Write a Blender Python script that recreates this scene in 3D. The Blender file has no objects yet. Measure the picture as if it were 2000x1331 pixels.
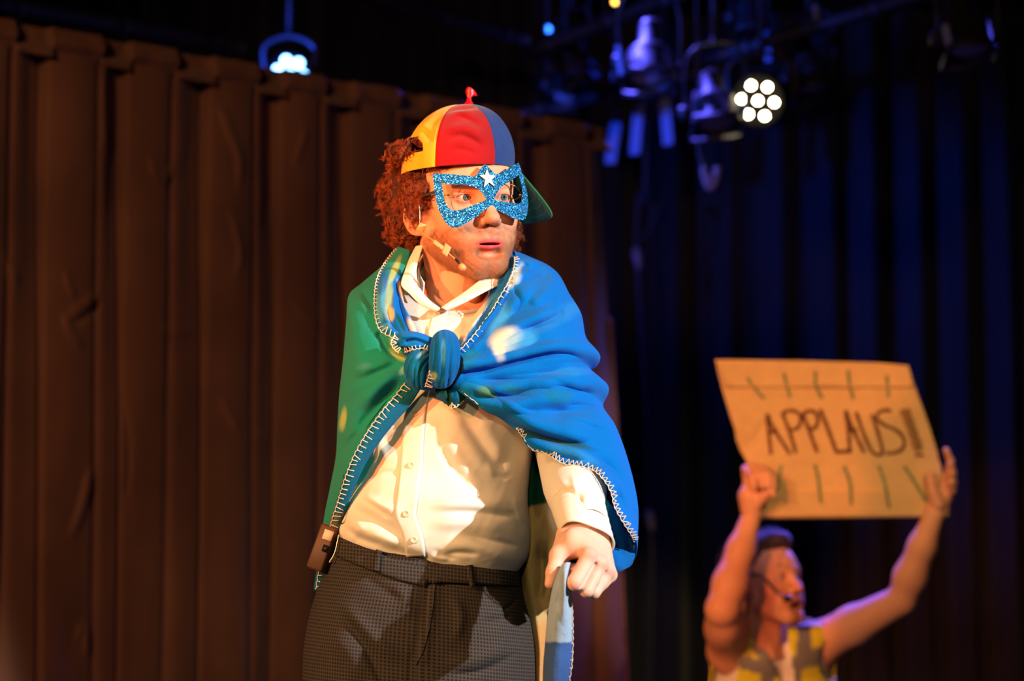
import bpy, math, random
import numpy as np
from mathutils import Vector, Matrix
from mathutils.geometry import delaunay_2d_cdt
random.seed(7); np.random.seed(7)
scene = bpy.context.scene
COL = scene.collection
# ---------------------------------------------------------------- camera, world, lights, exposure
PITCH = math.radians(6.5); FPX = 85/36*2000; CAM = np.array([0., 0., 1.0])
cd = bpy.data.cameras.new('camera'); cam = bpy.data.objects.new('camera', cd); COL.objects.link(cam)
cam.location = CAM; cam.rotation_euler = (math.pi/2+PITCH, 0, 0)
cd.lens = 85; cd.sensor_width = 36; cd.clip_start = .05; cd.clip_end = 60
cd.dof.use_dof = True; cd.dof.focus_distance = 3.68; cd.dof.aperture_fstop = 3.4
scene.camera = cam
scene.view_settings.view_transform = 'Standard'; scene.view_settings.look = 'None'
scene.view_settings.exposure = 0.0; scene.view_settings.gamma = 1.0
scene.view_settings.use_curve_mapping = False
w = bpy.data.worlds.new('dark_hall'); scene.world = w; w.use_nodes = True
w.node_tree.nodes['Background'].inputs[0].default_value = (.10, .16, .5, 1)
w.node_tree.nodes['Background'].inputs[1].default_value = .006

def lamp(kind, loc, target, color, power, size=.2, spot=None, blend=.3, name='stage_light'):
    l = bpy.data.lights.new(name, kind); o = bpy.data.objects.new(name, l); COL.objects.link(o)
    o.location = loc; l.color = color; l.energy = power
    if kind == 'SPOT':
        l.spot_size = math.radians(spot); l.spot_blend = blend; l.shadow_soft_size = size
    elif kind == 'AREA': l.size = size
    else: l.shadow_soft_size = size
    if target is not None:
        o.rotation_euler = (Vector(target)-Vector(loc)).to_track_quat('-Z', 'Y').to_euler()
    return o
lamp('SPOT', (3.48, 1.05, 2.85), (.09, 3.75, 1.42), (1., .94, .87), 1480, .035, 16.4, .35, 'key_spot')
lamp('SPOT', (-3.2, .7, 2.2), (-.1, 3.8, 1.3), (1., .50, .17), 700, .06, 30, .6, 'amber_spot')
lamp('SPOT', (-.5, -1.3, 2.1), (.02, 4.0, 1.25), (1., .80, .38), 150, .12, 20, .8, 'front_wash')
lamp('SPOT', (-2.3, .3, 3.0), (-.75, 6.5, .75), (1., .50, .28), 330, .30, 62, 1., 'curtain_wash')
lamp('SPOT', (-1.6, 1.0, 2.0), (.72, 6.3, 1.10), (1., .22, .05), 640, .05, 16, .5, 'red_cross_spot')
lamp('SPOT', (1.9, -.6, 3.3), (.84, 6.2, 1.60), (1., .68, .30), 740, .05, 8.6, .5, 'sign_spot')
lamp('SPOT', (2.3, 9.0, 3.3), (.75, 6.2, 1.1), (.10, .10, 1.), 1500, .1, 40, .5, 'blue_backlight')
lamp('SPOT', (-.3, 8.8, 4.6), (.6, 6.25, 1.0), (.10, .09, 1.), 2000, .1, 40, .5, 'blue_backlight')
lamp('SPOT', (-.5, 9.0, 2.6), (1.5, 10.3, .9), (.02, .07, 1.), 15, .06, 110, .9, 'blue_curtain_wash')
lamp('SPOT', (-1.5, 7.1, 2.6), (1.0, 8.9, 2.8), (.02, .09, 1.), 420, .08, 50, .9, 'blue_rig_wash')

# ---------------------------------------------------------------- helpers
def P(px, py, d):
    """point seen at pixel (px,py) of the 2000x1331 photograph, d metres away along world Y"""
    px, py, d = np.broadcast_arrays(np.asarray(px, float), np.asarray(py, float), np.asarray(d, float))
    a = (px-1000)/FPX; b = (665.5-py)/FPX
    t = d/(math.cos(PITCH)-b*math.sin(PITCH))
    return np.stack([a*t, d, 1.0+t*(math.sin(PITCH)+b*math.cos(PITCH))], -1)
def PP(pts): a = np.array(pts, float); return P(a[..., 0], a[..., 1], a[..., 2])
def PIX(V):
    x, y, z = V[..., 0], V[..., 1], V[..., 2]-1.0
    f = y*math.cos(PITCH)+z*math.sin(PITCH); u = -y*math.sin(PITCH)+z*math.cos(PITCH)
    return 1000+FPX*x/f, 665.5-FPX*u/f
def toward(V, a):
    """move points a metres toward the photographer"""
    r = V-CAM; return V-r/np.linalg.norm(r, axis=-1, keepdims=True)*np.asarray(a)[..., None]
def props(o, label=None, cat=None, group=None, kind=None):
    for k, v in (('label', label), ('category', cat), ('group', group), ('kind', kind)):
        if v: o[k] = v
    return o
def empty(name, loc, label=None, cat=None, group=None):
    o = bpy.data.objects.new(name, None); COL.objects.link(o); o.location = loc; o.empty_display_size = .1
    return props(o, label, cat, group)
def mesh(name, V, F, mat, parent=None, smooth=True, uv=None, col=None, **kw):
    V = np.asarray(V, float).reshape(-1, 3); me = bpy.data.meshes.new(name)
    if isinstance(F, np.ndarray):
        n, k = F.shape
        me.vertices.add(len(V)); me.vertices.foreach_set('co', V.ravel().astype(np.float32))
        me.loops.add(n*k); me.loops.foreach_set('vertex_index', F.ravel().astype(np.int32))
        me.polygons.add(n); me.polygons.foreach_set('loop_start', np.arange(0, n*k, k, dtype=np.int32))
        me.polygons.foreach_set('loop_total', np.full(n, k, np.int32)); me.update(calc_edges=True); me.validate()
    else: me.from_pydata([tuple(v) for v in V], [], F); me.update()
    if smooth: me.polygons.foreach_set('use_smooth', [True]*len(me.polygons))
    if uv is not None:
        li = np.empty(len(me.loops), np.int32); me.loops.foreach_get('vertex_index', li)
        l = me.uv_layers.new(name='UVMap'); l.data.foreach_set('uv', np.asarray(uv, np.float32).reshape(-1, 2)[li].ravel())
    if col is not None:
        c = np.asarray(col, np.float32).reshape(-1, 3); c = np.concatenate([c, np.ones((len(c), 1), np.float32)], 1)
        at = me.color_attributes.new('tint', 'FLOAT_COLOR', 'POINT'); at.data.foreach_set('color', c.ravel())
    if isinstance(mat, (list, tuple)):
        for m in mat: me.materials.append(m)
    elif mat: me.materials.append(mat)
    o = bpy.data.objects.new(name, me); COL.objects.link(o)
    if parent is not None:
        o.parent = parent; o.matrix_parent_inverse = Matrix.Translation(parent_world(parent)).inverted()
    return props(o, **kw)
def parent_world(p): return Vector(p.location) if p.type == 'EMPTY' else Vector((0, 0, 0))
def add_mod(o, kind, **kw):
    m = o.modifiers.new(kind.lower(), kind)
    for k, v in kw.items(): setattr(m, k, v)
    return m
def join(parts):
    """[(V,F)...] -> V,F  (all faces the same size)"""
    Vs, Fs, n = [], [], 0
    for V, F in parts:
        V = np.asarray(V, float).reshape(-1, 3); Vs.append(V); Fs.append(np.asarray(F)+n); n += len(V)
    return np.concatenate(Vs), np.concatenate(Fs)
def catmull(C, n, closed=False):
    """resample control points C (m,...) to n points with a Catmull-Rom spline"""
    C = np.asarray(C, float); m = len(C)
    t = np.linspace(0, m if closed else m-1, n, endpoint=not closed)
    i = np.minimum(t.astype(int), (m-1) if closed else (m-2)); f = (t-i).reshape((-1,)+(1,)*(C.ndim-1))
    g = (lambda k: C[k % m]) if closed else (lambda k: C[np.clip(k, 0, m-1)])
    a, b, c, d = g(i-1), g(i), g(i+1), g(i+2)
    if not closed:
        a = np.where((i == 0).reshape(f.shape), 2*b-c, a); d = np.where((i+2 > m-1).reshape(f.shape), 2*c-b, d)
    return .5*((2*b)+(c-a)*f+(2*a-5*b+4*c-d)*f*f+(3*b-a-3*c+d)*f**3)
def even(C, n, closed=False):
    """resample a 2D/3D polyline to n points evenly along its length"""
    D = catmull(C, max(8*len(C), 4*n)+1 if not closed else 12*len(C), closed)
    if closed: D = np.concatenate([D, D[:1]])
    s = np.r_[0, np.cumsum(np.linalg.norm(np.diff(D, axis=0), axis=1))]
    q = np.linspace(0, s[-1], n, endpoint=not closed)
    return np.stack([np.interp(q, s, D[:, k]) for k in range(D.shape[1])], -1)
def gridF(a, b, ca=False, cb=False):
    i = np.arange(a if ca else a-1); j = np.arange(b if cb else b-1)
    I, J = np.meshgrid(i, j, indexing='ij'); I2 = (I+1) % a; J2 = (J+1) % b
    return np.stack([I*b+J, I2*b+J, I2*b+J2, I*b+J2], -1).reshape(-1, 4)
def sweep(path, radius, sides=8, up=(0, 0, 1), flat=1.0, cap=True):
    """tube along path (n,3); radius scalar or (n,), flat squeezes the second axis"""
    p = np.asarray(path, float); n = len(p); T = np.gradient(p, axis=0)
    T /= np.linalg.norm(T, axis=1, keepdims=True)+1e-12
    r = np.broadcast_to(np.asarray(radius, float), (n,)); u = np.array(up, float)
    if abs(T[0]@u) > .95: u = np.array([1., 0, 0])
    A = []
    for t in T:
        u = u-t*(u@t); u /= np.linalg.norm(u)+1e-12; A.append(u.copy())
    A = np.array(A); B = np.cross(T, A); an = np.linspace(0, 2*np.pi, sides, endpoint=False)
    V = p[:, None]+r[:, None, None]*(np.cos(an)[None, :, None]*A[:, None]+flat*np.sin(an)[None, :, None]*B[:, None])
    F = gridF(n, sides, cb=True); V = V.reshape(-1, 3)
    if cap:
        V = np.concatenate([V, p[:1], p[-1:]]); c0 = n*sides; j = np.arange(sides); j2 = (j+1) % sides
        F = np.concatenate([F, np.stack([np.full(sides, c0), j2, j, j], 1)[:, [0, 1, 2, 2]] if False else np.stack([j, np.full(sides, c0), np.full(sides, c0), j2], 1)[:0]])
        # close the ends with quads around the centre (pairs of sides)
        if sides % 2 == 0:
            k = np.arange(0, sides, 2)
            F = np.concatenate([F, np.stack([np.full(len(k), c0), (k+2) % sides, (k+1) % sides, k], 1),
                                np.stack([np.full(len(k), c0+1), (n-1)*sides+k, (n-1)*sides+(k+1) % sides, (n-1)*sides+(k+2) % sides], 1)])
    return V, F
def box(c, s, rot=None, bev=0):
    V = np.array([[x, y, z] for x in (-.5, .5) for y in (-.5, .5) for z in (-.5, .5)])*np.array(s)
    if rot is not None: V = V@np.array(rot).T
    return V+np.array(c), np.array([[0, 1, 3, 2], [4, 6, 7, 5], [0, 4, 5, 1], [2, 3, 7, 6], [0, 2, 6, 4], [1, 5, 7, 3]])
def frame(z, x=None):
    """rotation matrix whose third column is z"""
    z = np.array(z, float); z /= np.linalg.norm(z); x = np.array(x if x is not None else (1, 0, 0), float)
    if abs(x@z) > .95: x = np.array([0, 1., 0])
    x = x-z*(x@z); x /= np.linalg.norm(x); return np.stack([x, np.cross(z, x), z], 1)
def lathe(prof, c, axis=(0, 0, 1), n=24):
    """prof [(r,h)...] turned about axis through c"""
    R = frame(axis); a = np.linspace(0, 2*np.pi, n, endpoint=False); pr = np.array(prof, float)
    V = np.stack([pr[:, None, 0]*np.cos(a), pr[:, None, 0]*np.sin(a), np.repeat(pr[:, 1:2], n, 1)], -1)
    return V.reshape(-1, 3)@R.T+np.array(c), gridF(len(pr), n, cb=True)
def dist_line(x, y, pts, n=60):
    """distance to a curve in photo pixels, signed side, position 0..1 along it"""
    q = even(np.array(pts, float), n); best = np.full(x.shape, 1e9); sg = np.zeros(x.shape); tt = np.zeros(x.shape)
    for k in range(n-1):
        ax, ay = q[k]; bx, by = q[k+1]; dx, dy = bx-ax, by-ay; L = dx*dx+dy*dy+1e-9
        t = np.clip(((x-ax)*dx+(y-ay)*dy)/L, 0, 1); ex = x-ax-t*dx; ey = y-ay-t*dy; d = ex*ex+ey*ey
        m = d < best; best = np.where(m, d, best); sg = np.where(m, np.sign(dx*ey-dy*ex), sg); tt = np.where(m, (k+t)/(n-1), tt)
    return np.sqrt(best), sg, tt
def folds(V, strokes, n=26):
    """sculpt folds: each stroke = (width px, height m, [points px], taper)"""
    x, y = PIX(V); out = np.zeros(x.shape)
    for s in strokes:
        wd, h, pts = s[:3]; tp = s[3] if len(s) > 3 else 1
        q = np.array(pts, float); pad = wd*3+4
        m = (x > q[:, 0].min()-pad) & (x < q[:, 0].max()+pad) & (y > q[:, 1].min()-pad) & (y < q[:, 1].max()+pad)
        if not m.any(): continue
        d, sg, t = dist_line(x[m], y[m], pts, n)
        e = sstep(0, .32, t)*sstep(1, .68, t) if tp == 1 else (sstep(1, .7, t) if tp == 2 else (sstep(0, .3, t) if tp == 3 else 1.))
        out[m] += h*e*np.exp(-(d/wd)**2)
    return out
def fnoise(p, sc, seed=0, octv=3):
    """cheap smooth value noise built of rotated sines"""
    rs = np.random.RandomState(seed); out = 0; a = 1.
    for k in range(octv):
        for _ in range(3):
            v = rs.normal(size=3); v /= np.linalg.norm(v); out = out+a*np.sin((p@v)*sc+rs.rand()*6.28+1.3*np.sin((p@rs.normal(size=3))*sc*.5))
        sc *= 2.1; a *= .5
    return out/4
# ---- signed-distance modelling
def smin(a, b, k): h = np.clip(.5+.5*(b-a)/k, 0, 1); return b*(1-h)+a*h-k*h*(1-h)
def smax(a, b, k): return -smin(-a, -b, k)
def s_ell(p, c, r):
    r = np.array(r, float); q = p-np.array(c, float); k0 = np.linalg.norm(q/r, axis=-1); k1 = np.linalg.norm(q/(r*r), axis=-1)+1e-9
    return k0*(k0-1)/k1
def s_sph(p, c, r): return np.linalg.norm(p-np.array(c, float), axis=-1)-r
def s_cap(p, a, b, ra, rb=None):
    rb = ra if rb is None else rb; a = np.array(a, float); b = np.array(b, float); ab = b-a
    t = np.clip(((p-a)@ab)/(ab@ab+1e-12), 0, 1); return np.linalg.norm(p-a-t[..., None]*ab, axis=-1)-(ra+(rb-ra)*t)
def s_chain(p, pts, rad, k=.004):
    d = None
    for i in range(len(pts)-1):
        e = s_cap(p, pts[i], pts[i+1], rad[i], rad[i+1]); d = e if d is None else smin(d, e, k)
    return d
def s_box(p, c, h, r, R=None):
    q = p-np.array(c, float)
    if R is not None: q = q@np.array(R)
    q = np.abs(q)-(np.array(h)-r); return np.linalg.norm(np.maximum(q, 0), axis=-1)+np.minimum(q.max(-1), 0)-r
def polygonize(f, lo, hi, h):
    """surface nets of f(p)=0 on a grid of step h; only blocks near the surface are sampled finely"""
    lo = np.array(lo, float); B = 8; n = np.ceil((np.array(hi)-lo)/h/B).astype(int)*B
    nb = n//B; ax = [lo[k]+(np.arange(nb[k])+.5)*B*h for k in range(3)]
    cen = np.stack(np.meshgrid(*ax, indexing='ij'), -1); dc = f(cen.reshape(-1, 3)).reshape(nb)
    near = np.abs(dc) < B*h*1.45
    vol = np.repeat(np.repeat(np.repeat(dc, B, 0), B, 1), B, 2).astype(np.float32)
    bi = np.argwhere(near); o = np.stack(np.meshgrid(*[np.arange(B)]*3, indexing='ij'), -1).reshape(-1, 3)
    for s in range(0, len(bi), 400):
        idx = (bi[s:s+400, None]*B+o[None]).reshape(-1, 3)
        vol[idx[:, 0], idx[:, 1], idx[:, 2]] = f(lo+(idx+.5)*h)
    S = vol < 0; cnt = np.zeros(np.array(vol.shape)-1, np.int16); acc = np.zeros(cnt.shape+(3,), np.float32)
    c = [slice(None, -1), slice(1, None)]
    any_ = np.zeros(cnt.shape, bool); all_ = np.ones(cnt.shape, bool)
    for i in (0, 1):
        for j in (0, 1):
            for k in (0, 1): v = S[c[i], c[j], c[k]]; any_ |= v; all_ &= v
    act = np.argwhere(any_ & ~all_)
    def val(q): return vol[q[:, 0], q[:, 1], q[:, 2]]
    num = np.zeros((len(act), 3)); den = np.zeros(len(act))
    cor = [(i, j, k) for i in (0, 1) for j in (0, 1) for k in (0, 1)]
    for a in cor:
        for d in range(3):
            if a[d]: continue
            b = list(a); b[d] = 1; va, vb = val(act+np.array(a)), val(act+np.array(b)); m = (va < 0) != (vb < 0)
            t = np.where(m, va/np.where(m, va-vb, 1), 0); q = np.array(a)[None]+t[:, None]*(np.array(b)-np.array(a))[None]
            num += q*m[:, None]; den += m
    V = lo+(act+num/den[:, None]+.5)*h
    ids = np.full(cnt.shape, -1, np.int64); ids[act[:, 0], act[:, 1], act[:, 2]] = np.arange(len(act)); Fs = []
    for d in range(3):
        e = [slice(None)]*3; e1 = list(e); e[d] = slice(None, -1); e1[d] = slice(1, None)
        A, Bm = S[tuple(e)], S[tuple(e1)]; u, v = (d+1) % 3, (d+2) % 3
        for flip in (0, 1):
            q = np.argwhere((A & ~Bm) if flip == 0 else (~A & Bm))
            if not len(q): continue
            q = q[(q[:, u] > 0) & (q[:, v] > 0) & (q[:, u] < cnt.shape[u]) & (q[:, v] < cnt.shape[v])]
            r = []
            for (du, dv) in ((-1, -1), (0, -1), (0, 0), (-1, 0)):
                s = q.copy(); s[:, u] += du; s[:, v] += dv; r.append(ids[s[:, 0], s[:, 1], s[:, 2]])
            r = np.stack(r, 1); r = r[(r >= 0).all(1)]
            Fs.append(r if flip == 0 else r[:, ::-1])
    return V, np.concatenate(Fs)
def refine(f, V, it=2, e=4e-4):
    for _ in range(it):
        d = f(V); g = np.stack([f(V+np.eye(3)[k]*e)-f(V-np.eye(3)[k]*e) for k in range(3)], -1)/(2*e)
        V = V-g*np.clip(d/((g*g).sum(-1)+1e-6), -.002, .002)[:, None]
    return V
# ---- flat plates with holes
def inside(x, y, poly):
    c = np.zeros(x.shape, bool); n = len(poly)
    for i in range(n):
        x1, y1 = poly[i]; x2, y2 = poly[(i+1) % n]
        m = ((y1 > y) != (y2 > y)); c ^= m & (x < (x2-x1)*(y-y1)/((y2-y1) if y2 != y1 else 1e-9)+x1)
    return c
def plate(outline, holes, step, fmap, thick):
    """outline/holes in 2D -> triangulated, mapped by fmap(x,y,side) and given thickness"""
    pts, edges = [], []
    for loop in [outline]+list(holes):
        n0 = len(pts); k = len(loop); pts += [Vector(p) for p in loop]; edges += [(n0+i, n0+(i+1) % k) for i in range(k)]
    O = np.array(outline); lo, hi = O.min(0), O.max(0)
    gx, gy = np.meshgrid(np.arange(lo[0]+step/2, hi[0], step), np.arange(lo[1]+step/2, hi[1], step)); gx, gy = gx.ravel(), gy.ravel()
    gx = gx+((np.round(gy/step) % 2)*step/2)
    m = inside(gx, gy, outline)
    for h in holes: m &= ~inside(gx, gy, h)
    for loop in [outline]+list(holes):
        L = np.array(loop); d, _, _ = dist_line(gx, gy, np.concatenate([L, L[:1]]), 200); m &= d > step*.4
    pts += [Vector((a, b)) for a, b in zip(gx[m], gy[m])]
    v, e, f, *_ = delaunay_2d_cdt(pts, edges, [], 0, 1e-6)
    v = np.array([tuple(q) for q in v]); f = [t for t in f if len(t) == 3]; c = np.array([v[list(t)].mean(0) for t in f])
    m = inside(c[:, 0], c[:, 1], outline)
    for h in holes: m &= ~inside(c[:, 0], c[:, 1], h)
    f = np.array([f[i] for i in np.flatnonzero(m)])
    A = v[f]; ar = (A[:, 1, 0]-A[:, 0, 0])*(A[:, 2, 1]-A[:, 0, 1])-(A[:, 1, 1]-A[:, 0, 1])*(A[:, 2, 0]-A[:, 0, 0]); f[ar < 0] = f[ar < 0][:, ::-1]
    V = fmap(v[:, 0], v[:, 1]); n = len(V); E = {}
    for t in f:
        for a, b in ((t[0], t[1]), (t[1], t[2]), (t[2], t[0])): E[(a, b)] = 1
    side = [(a, b) for (a, b) in E if (b, a) not in E]
    W = toward(V, -thick*np.ones(n)) if not callable(thick) else thick(V)
    F = [tuple(t)[::-1] for t in f]+[tuple(int(k)+n for k in t) for t in f]+[(a, b, b+n, a+n) for a, b in side]
    return np.concatenate([V, W]), [tuple(int(k) for k in t) for t in F], v
# ---------------------------------------------------------------- materials
def mat(name, color=(.5, .5, .5), rough=.6, metal=0, spec=.5, attr=False, noise=None, bump=None, sss=0, sheen=0, emit=None, vary=None, trans=0, coat=0):
    """noise/bump: (scale, strength, detail); vary: (scale, amount) mottles the colour"""
    m = bpy.data.materials.new(name); m.use_nodes = True; nt = m.node_tree; N = nt.nodes; L = nt.links
    b = N['Principled BSDF']; b.inputs['Roughness'].default_value = rough; b.inputs['Metallic'].default_value = metal
    b.inputs['Base Color'].default_value = (*color, 1); b.inputs['Specular IOR Level'].default_value = spec
    src = None
    if attr:
        a = N.new('ShaderNodeAttribute'); a.attribute_name = 'tint'; src = a.outputs['Color']
    tc = N.new('ShaderNodeTexCoord')
    if vary:
        n = N.new('ShaderNodeTexNoise'); n.inputs['Scale'].default_value = vary[0]; n.inputs['Detail'].default_value = 4
        L.new(tc.outputs['Object'], n.inputs['Vector'])
        mr = N.new('ShaderNodeMapRange'); mr.inputs[1].default_value = .3; mr.inputs[2].default_value = .7
        mr.inputs[3].default_value = 1-vary[1]; mr.inputs[4].default_value = 1+vary[1]; L.new(n.outputs[0], mr.inputs[0])
        mx = N.new('ShaderNodeVectorMath'); mx.operation = 'SCALE'; L.new(mr.outputs[0], mx.inputs['Scale'])
        if src: L.new(src, mx.inputs[0])
        else: mx.inputs[0].default_value = color
        src = mx.outputs[0]
    if src: L.new(src, b.inputs['Base Color'])
    if bump:
        n = N.new('ShaderNodeTexNoise'); n.inputs['Scale'].default_value = bump[0]; n.inputs['Detail'].default_value = bump[2] if len(bump) > 2 else 3
        L.new(tc.outputs['Object'], n.inputs['Vector']); bp = N.new('ShaderNodeBump'); bp.inputs['Strength'].default_value = 1
        bp.inputs['Distance'].default_value = bump[1]; L.new(n.outputs[0], bp.inputs['Height']); L.new(bp.outputs[0], b.inputs['Normal'])
    if sss:
        b.inputs['Subsurface Weight'].default_value = sss; b.inputs['Subsurface Radius'].default_value = (1., .35, .2); b.inputs['Subsurface Scale'].default_value = .006
    if sheen: b.inputs['Sheen Weight'].default_value = sheen; b.inputs['Sheen Roughness'].default_value = .5
    if emit: b.inputs['Emission Color'].default_value = (*emit[0], 1); b.inputs['Emission Strength'].default_value = emit[1]
    if trans: b.inputs['Transmission Weight'].default_value = trans
    if coat: b.inputs['Coat Weight'].default_value = coat
    return m
def mix(a, b, t): t = np.asarray(t)[..., None]; return a*(1-t)+np.asarray(b, float)*t
def srgb(r, g, b): c = np.array([r, g, b])/255.; return np.where(c < .04045, c/12.92, ((c+.055)/1.055)**2.4)
def sstep(a, b, x): t = np.clip((x-a)/(b-a), 0, 1); return t*t*(3-2*t)
M_black = mat('matt_black_metal', (.012, .012, .013), .45, .3)
M_skin = mat('skin', (.6, .35, .25), .58, attr=True, sss=.12, bump=(900, .00014, 4), spec=.3)
# ---------------------------------------------------------------- the hall: floor, riser, walls, ceiling, drapes
M_floor = mat('black_stage_floor', (.022, .02, .02), .5, vary=(3, .3), bump=(60, .0006))
M_wall = mat('black_painted_wall', (.008, .008, .009), .9, vary=(2, .3))
FZ = -.55
def slab(name, lo, hi, m, **kw):
    lo, hi = np.array(lo), np.array(hi); V, F = box((lo+hi)/2, hi-lo); return mesh(name, V, F[:, ::-1], m, None, False, kind='structure', **kw)
slab('floor', (-5, -3.5, FZ-.1), (5, 11, FZ), M_floor)
slab('wall_back', (-5, 10.9, FZ), (5, 11, 5), M_wall); slab('wall_left', (-5.1, -3.5, FZ), (-5, 11, 5), M_wall); slab('wall_right', (5, -3.5, FZ), (5.1, 11, 5), M_wall)
slab('ceiling', (-5, -3.5, 5), (5, 11, 5.1), M_wall)
# platform the man stands on: frame, deck boards
riser = empty('stage_platform', (-.1, 4.0, FZ), 'low black stage platform under the caped man, below the frame', 'platform')
V, F = box((-.1, 4.0, FZ/2-.02), (2.36, 1.76, -FZ-.045)); mesh('platform_frame', V, F[:, ::-1], M_black, riser, False)
for k in range(9):
    V, F = box((-.1-1.2+.133+k*.2667, 4.0, -.012), (.262, 1.8, .024)); o = mesh('deck_board', V, F[:, ::-1], M_floor, riser, False)
# brown front drape: box-pleated heading, folds falling to the floor
def velvet(name, c, bumpd=.0006):
    m = mat(name, c, .7, spec=.2, vary=(3.2, .22), bump=(260, bumpd, 4), sheen=.25); return m
M_brown = velvet('brown_velvet', tuple(srgb(134, 92, 66)))
A0, B0 = np.array([-1.72, 5.61]), np.array([.275, 7.33]); wall_len = np.linalg.norm(B0-A0); tw = (B0-A0)/wall_len; nw = np.array([tw[1], -tw[0]])
TOPZ = 2.487
brown = empty('stage_curtain', (*((A0+B0)/2), FZ), 'brown velvet box-pleated curtain hanging behind the caped man', 'curtain')
per = .2425; NU, NZ = 900, 240
u = np.linspace(0, wall_len, NU); zt = np.linspace(0, 1, NZ)**1.0
UU, ZZ = np.meshgrid(u, FZ+.02+(TOPZ-FZ-.02)*zt, indexing='ij'); hz = (TOPZ-ZZ)/(TOPZ-FZ)
ph = (UU-.445+.010*np.sin(UU*9)+.020*hz*np.sin(UU*5.3+1.)+.012*hz*np.sin(UU*13))/per; fr = ph-np.floor(ph); k_ = np.floor(ph)
rnd = np.sin(k_*12.9898)*43758.5453; rnd = rnd-np.floor(rnd)
wpan = .60+.12*(rnd-.5)+.05*hz
prof = np.where(fr < wpan, .022+.010*np.sin(np.pi*fr/wpan), .022-.040*sstep(0, .95, (fr-wpan)/(1-wpan)))
soft = 1-.78*sstep(.02, .40, hz); prof = np.where(fr < wpan, prof, .022+(prof-.022)*soft)*(1+.2*hz*np.sin(k_*2.1)); gd = np.minimum(np.abs(fr-.985), np.abs(fr+.015)); prof = prof-.034*np.exp(-(gd/.020)**2)-.008*np.exp(-((fr-wpan)/.05)**2)
prof = prof+hz*.014*np.sin(UU*26+2*np.sin(ZZ*1.4)+k_)*np.clip(hz*2, 0, 1)+.010*np.sin(UU*11+ZZ*1.3)*hz
edge_ = np.clip((fr-.0)/.03, 0, 1); prof = prof*1.0-.0*edge_
XY = A0+tw*UU[..., None]-nw*0+nw*prof[..., None]*1.15
flare = sstep(wall_len-.35, wall_len, UU)*(.135*hz**.75); XY = XY+tw*flare[..., None]
V = np.concatenate([XY, ZZ[..., None]], -1)
P3 = V*np.array([1, 1, .35]); V[..., :2] += (nw*(.006*fnoise(P3, 14, 41, 3))[..., None])
cr = [(6, .016, [(120, 612), (140, 650), (166, 684)]), (6, .016, [(122, 625), (160, 600), (202, 566)]), (5, -.010, [(130, 640), (170, 612), (205, 585)]), (7, .014, [(424, 195), (446, 250), (468, 310), (466, 380)]), (6, .012, [(440, 400), (462, 450), (470, 510), (450, 550)]),
      (8, .014, [(130, 1060), (158, 1000), (182, 900)]), (6, .010, [(492, 850), (520, 858), (545, 880)]), (5, .010, [(207, 120), (202, 180), (206, 320)]), (6, .010, [(290, 300), (300, 330), (320, 350), (345, 310)]), (5, .010, [(125, 530), (135, 560), (150, 590)]),
      (7, .012, [(140, 1260), (165, 1230), (170, 1290)]), (6, .010, [(0, 500), (20, 525), (35, 560)]), (6, .010, [(425, 780), (450, 810), (470, 850)]), (6, .008, [(560, 580), (590, 610), (640, 660)]), (6, .010, [(570, 330), (590, 280), (600, 240)]), (8, .010, [(300, 640), (340, 650), (390, 640)]), (7, -.009, [(240, 760), (250, 900), (240, 1000)])]
for s_ in (0, 1): pass
px_, py_ = PIX(V); V = toward(V, folds(V, cr)*1.25)
M_ = mesh('curtain_cloth', V, gridF(NU, NZ)[:, ::-1], M_brown, brown); solid(M_, .004) if 'solid' in globals() else None
# heading band sewn along the top: one flat box per pleat, proud of the cloth, with a hem line
hb = []
UU2, Z2 = np.meshgrid(np.linspace(0, wall_len, 900), np.linspace(TOPZ-.062, TOPZ+.004, 22), indexing='ij')
ph = (UU2-.445+.010*np.sin(UU2*9))/per; fr = ph-np.floor(ph); t_ = (TOPZ-Z2)/.062; k2 = np.floor(ph); rnd = np.sin(k2*12.9898)*43758.5453; rnd = rnd-np.floor(rnd); wp = .60+.12*(rnd-.5)
out_ = np.where(fr < wp, .036+.012*np.sin(np.pi*np.clip(t_, 0, 1))-.010*sstep(.6, 1, t_), .012+.032*sstep(.25, 1.0, t_))
sag = np.where(fr < wp, .0, -.014*np.clip(t_, 0, 1)); XY2 = A0+tw*UU2[..., None]+nw*out_[..., None]*1.2
Vb = np.concatenate([XY2, (Z2+sag)[..., None]], -1); Vb[..., :2] += nw*(.006*fnoise(Vb, 40, 42, 3))[..., None]
mesh('heading_band', Vb, gridF(900, 22)[:, ::-1], M_brown, brown)
for name_, o_ in (('x', M_),): add_mod(o_, 'SOLIDIFY', thickness=.004, offset=-1)
V, F = sweep(np.array([[*(A0-tw*.05-nw*.03), TOPZ-.035], [*(B0-tw*.03-nw*.03), TOPZ-.035]])[[0, 0, 1, 1]]+np.array([[0, 0, 0], [0, 0, .0001], [0, 0, .0001], [0, 0, 0]]), .014, 12); mesh('curtain_rail', V, F, M_black, brown)
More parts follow.
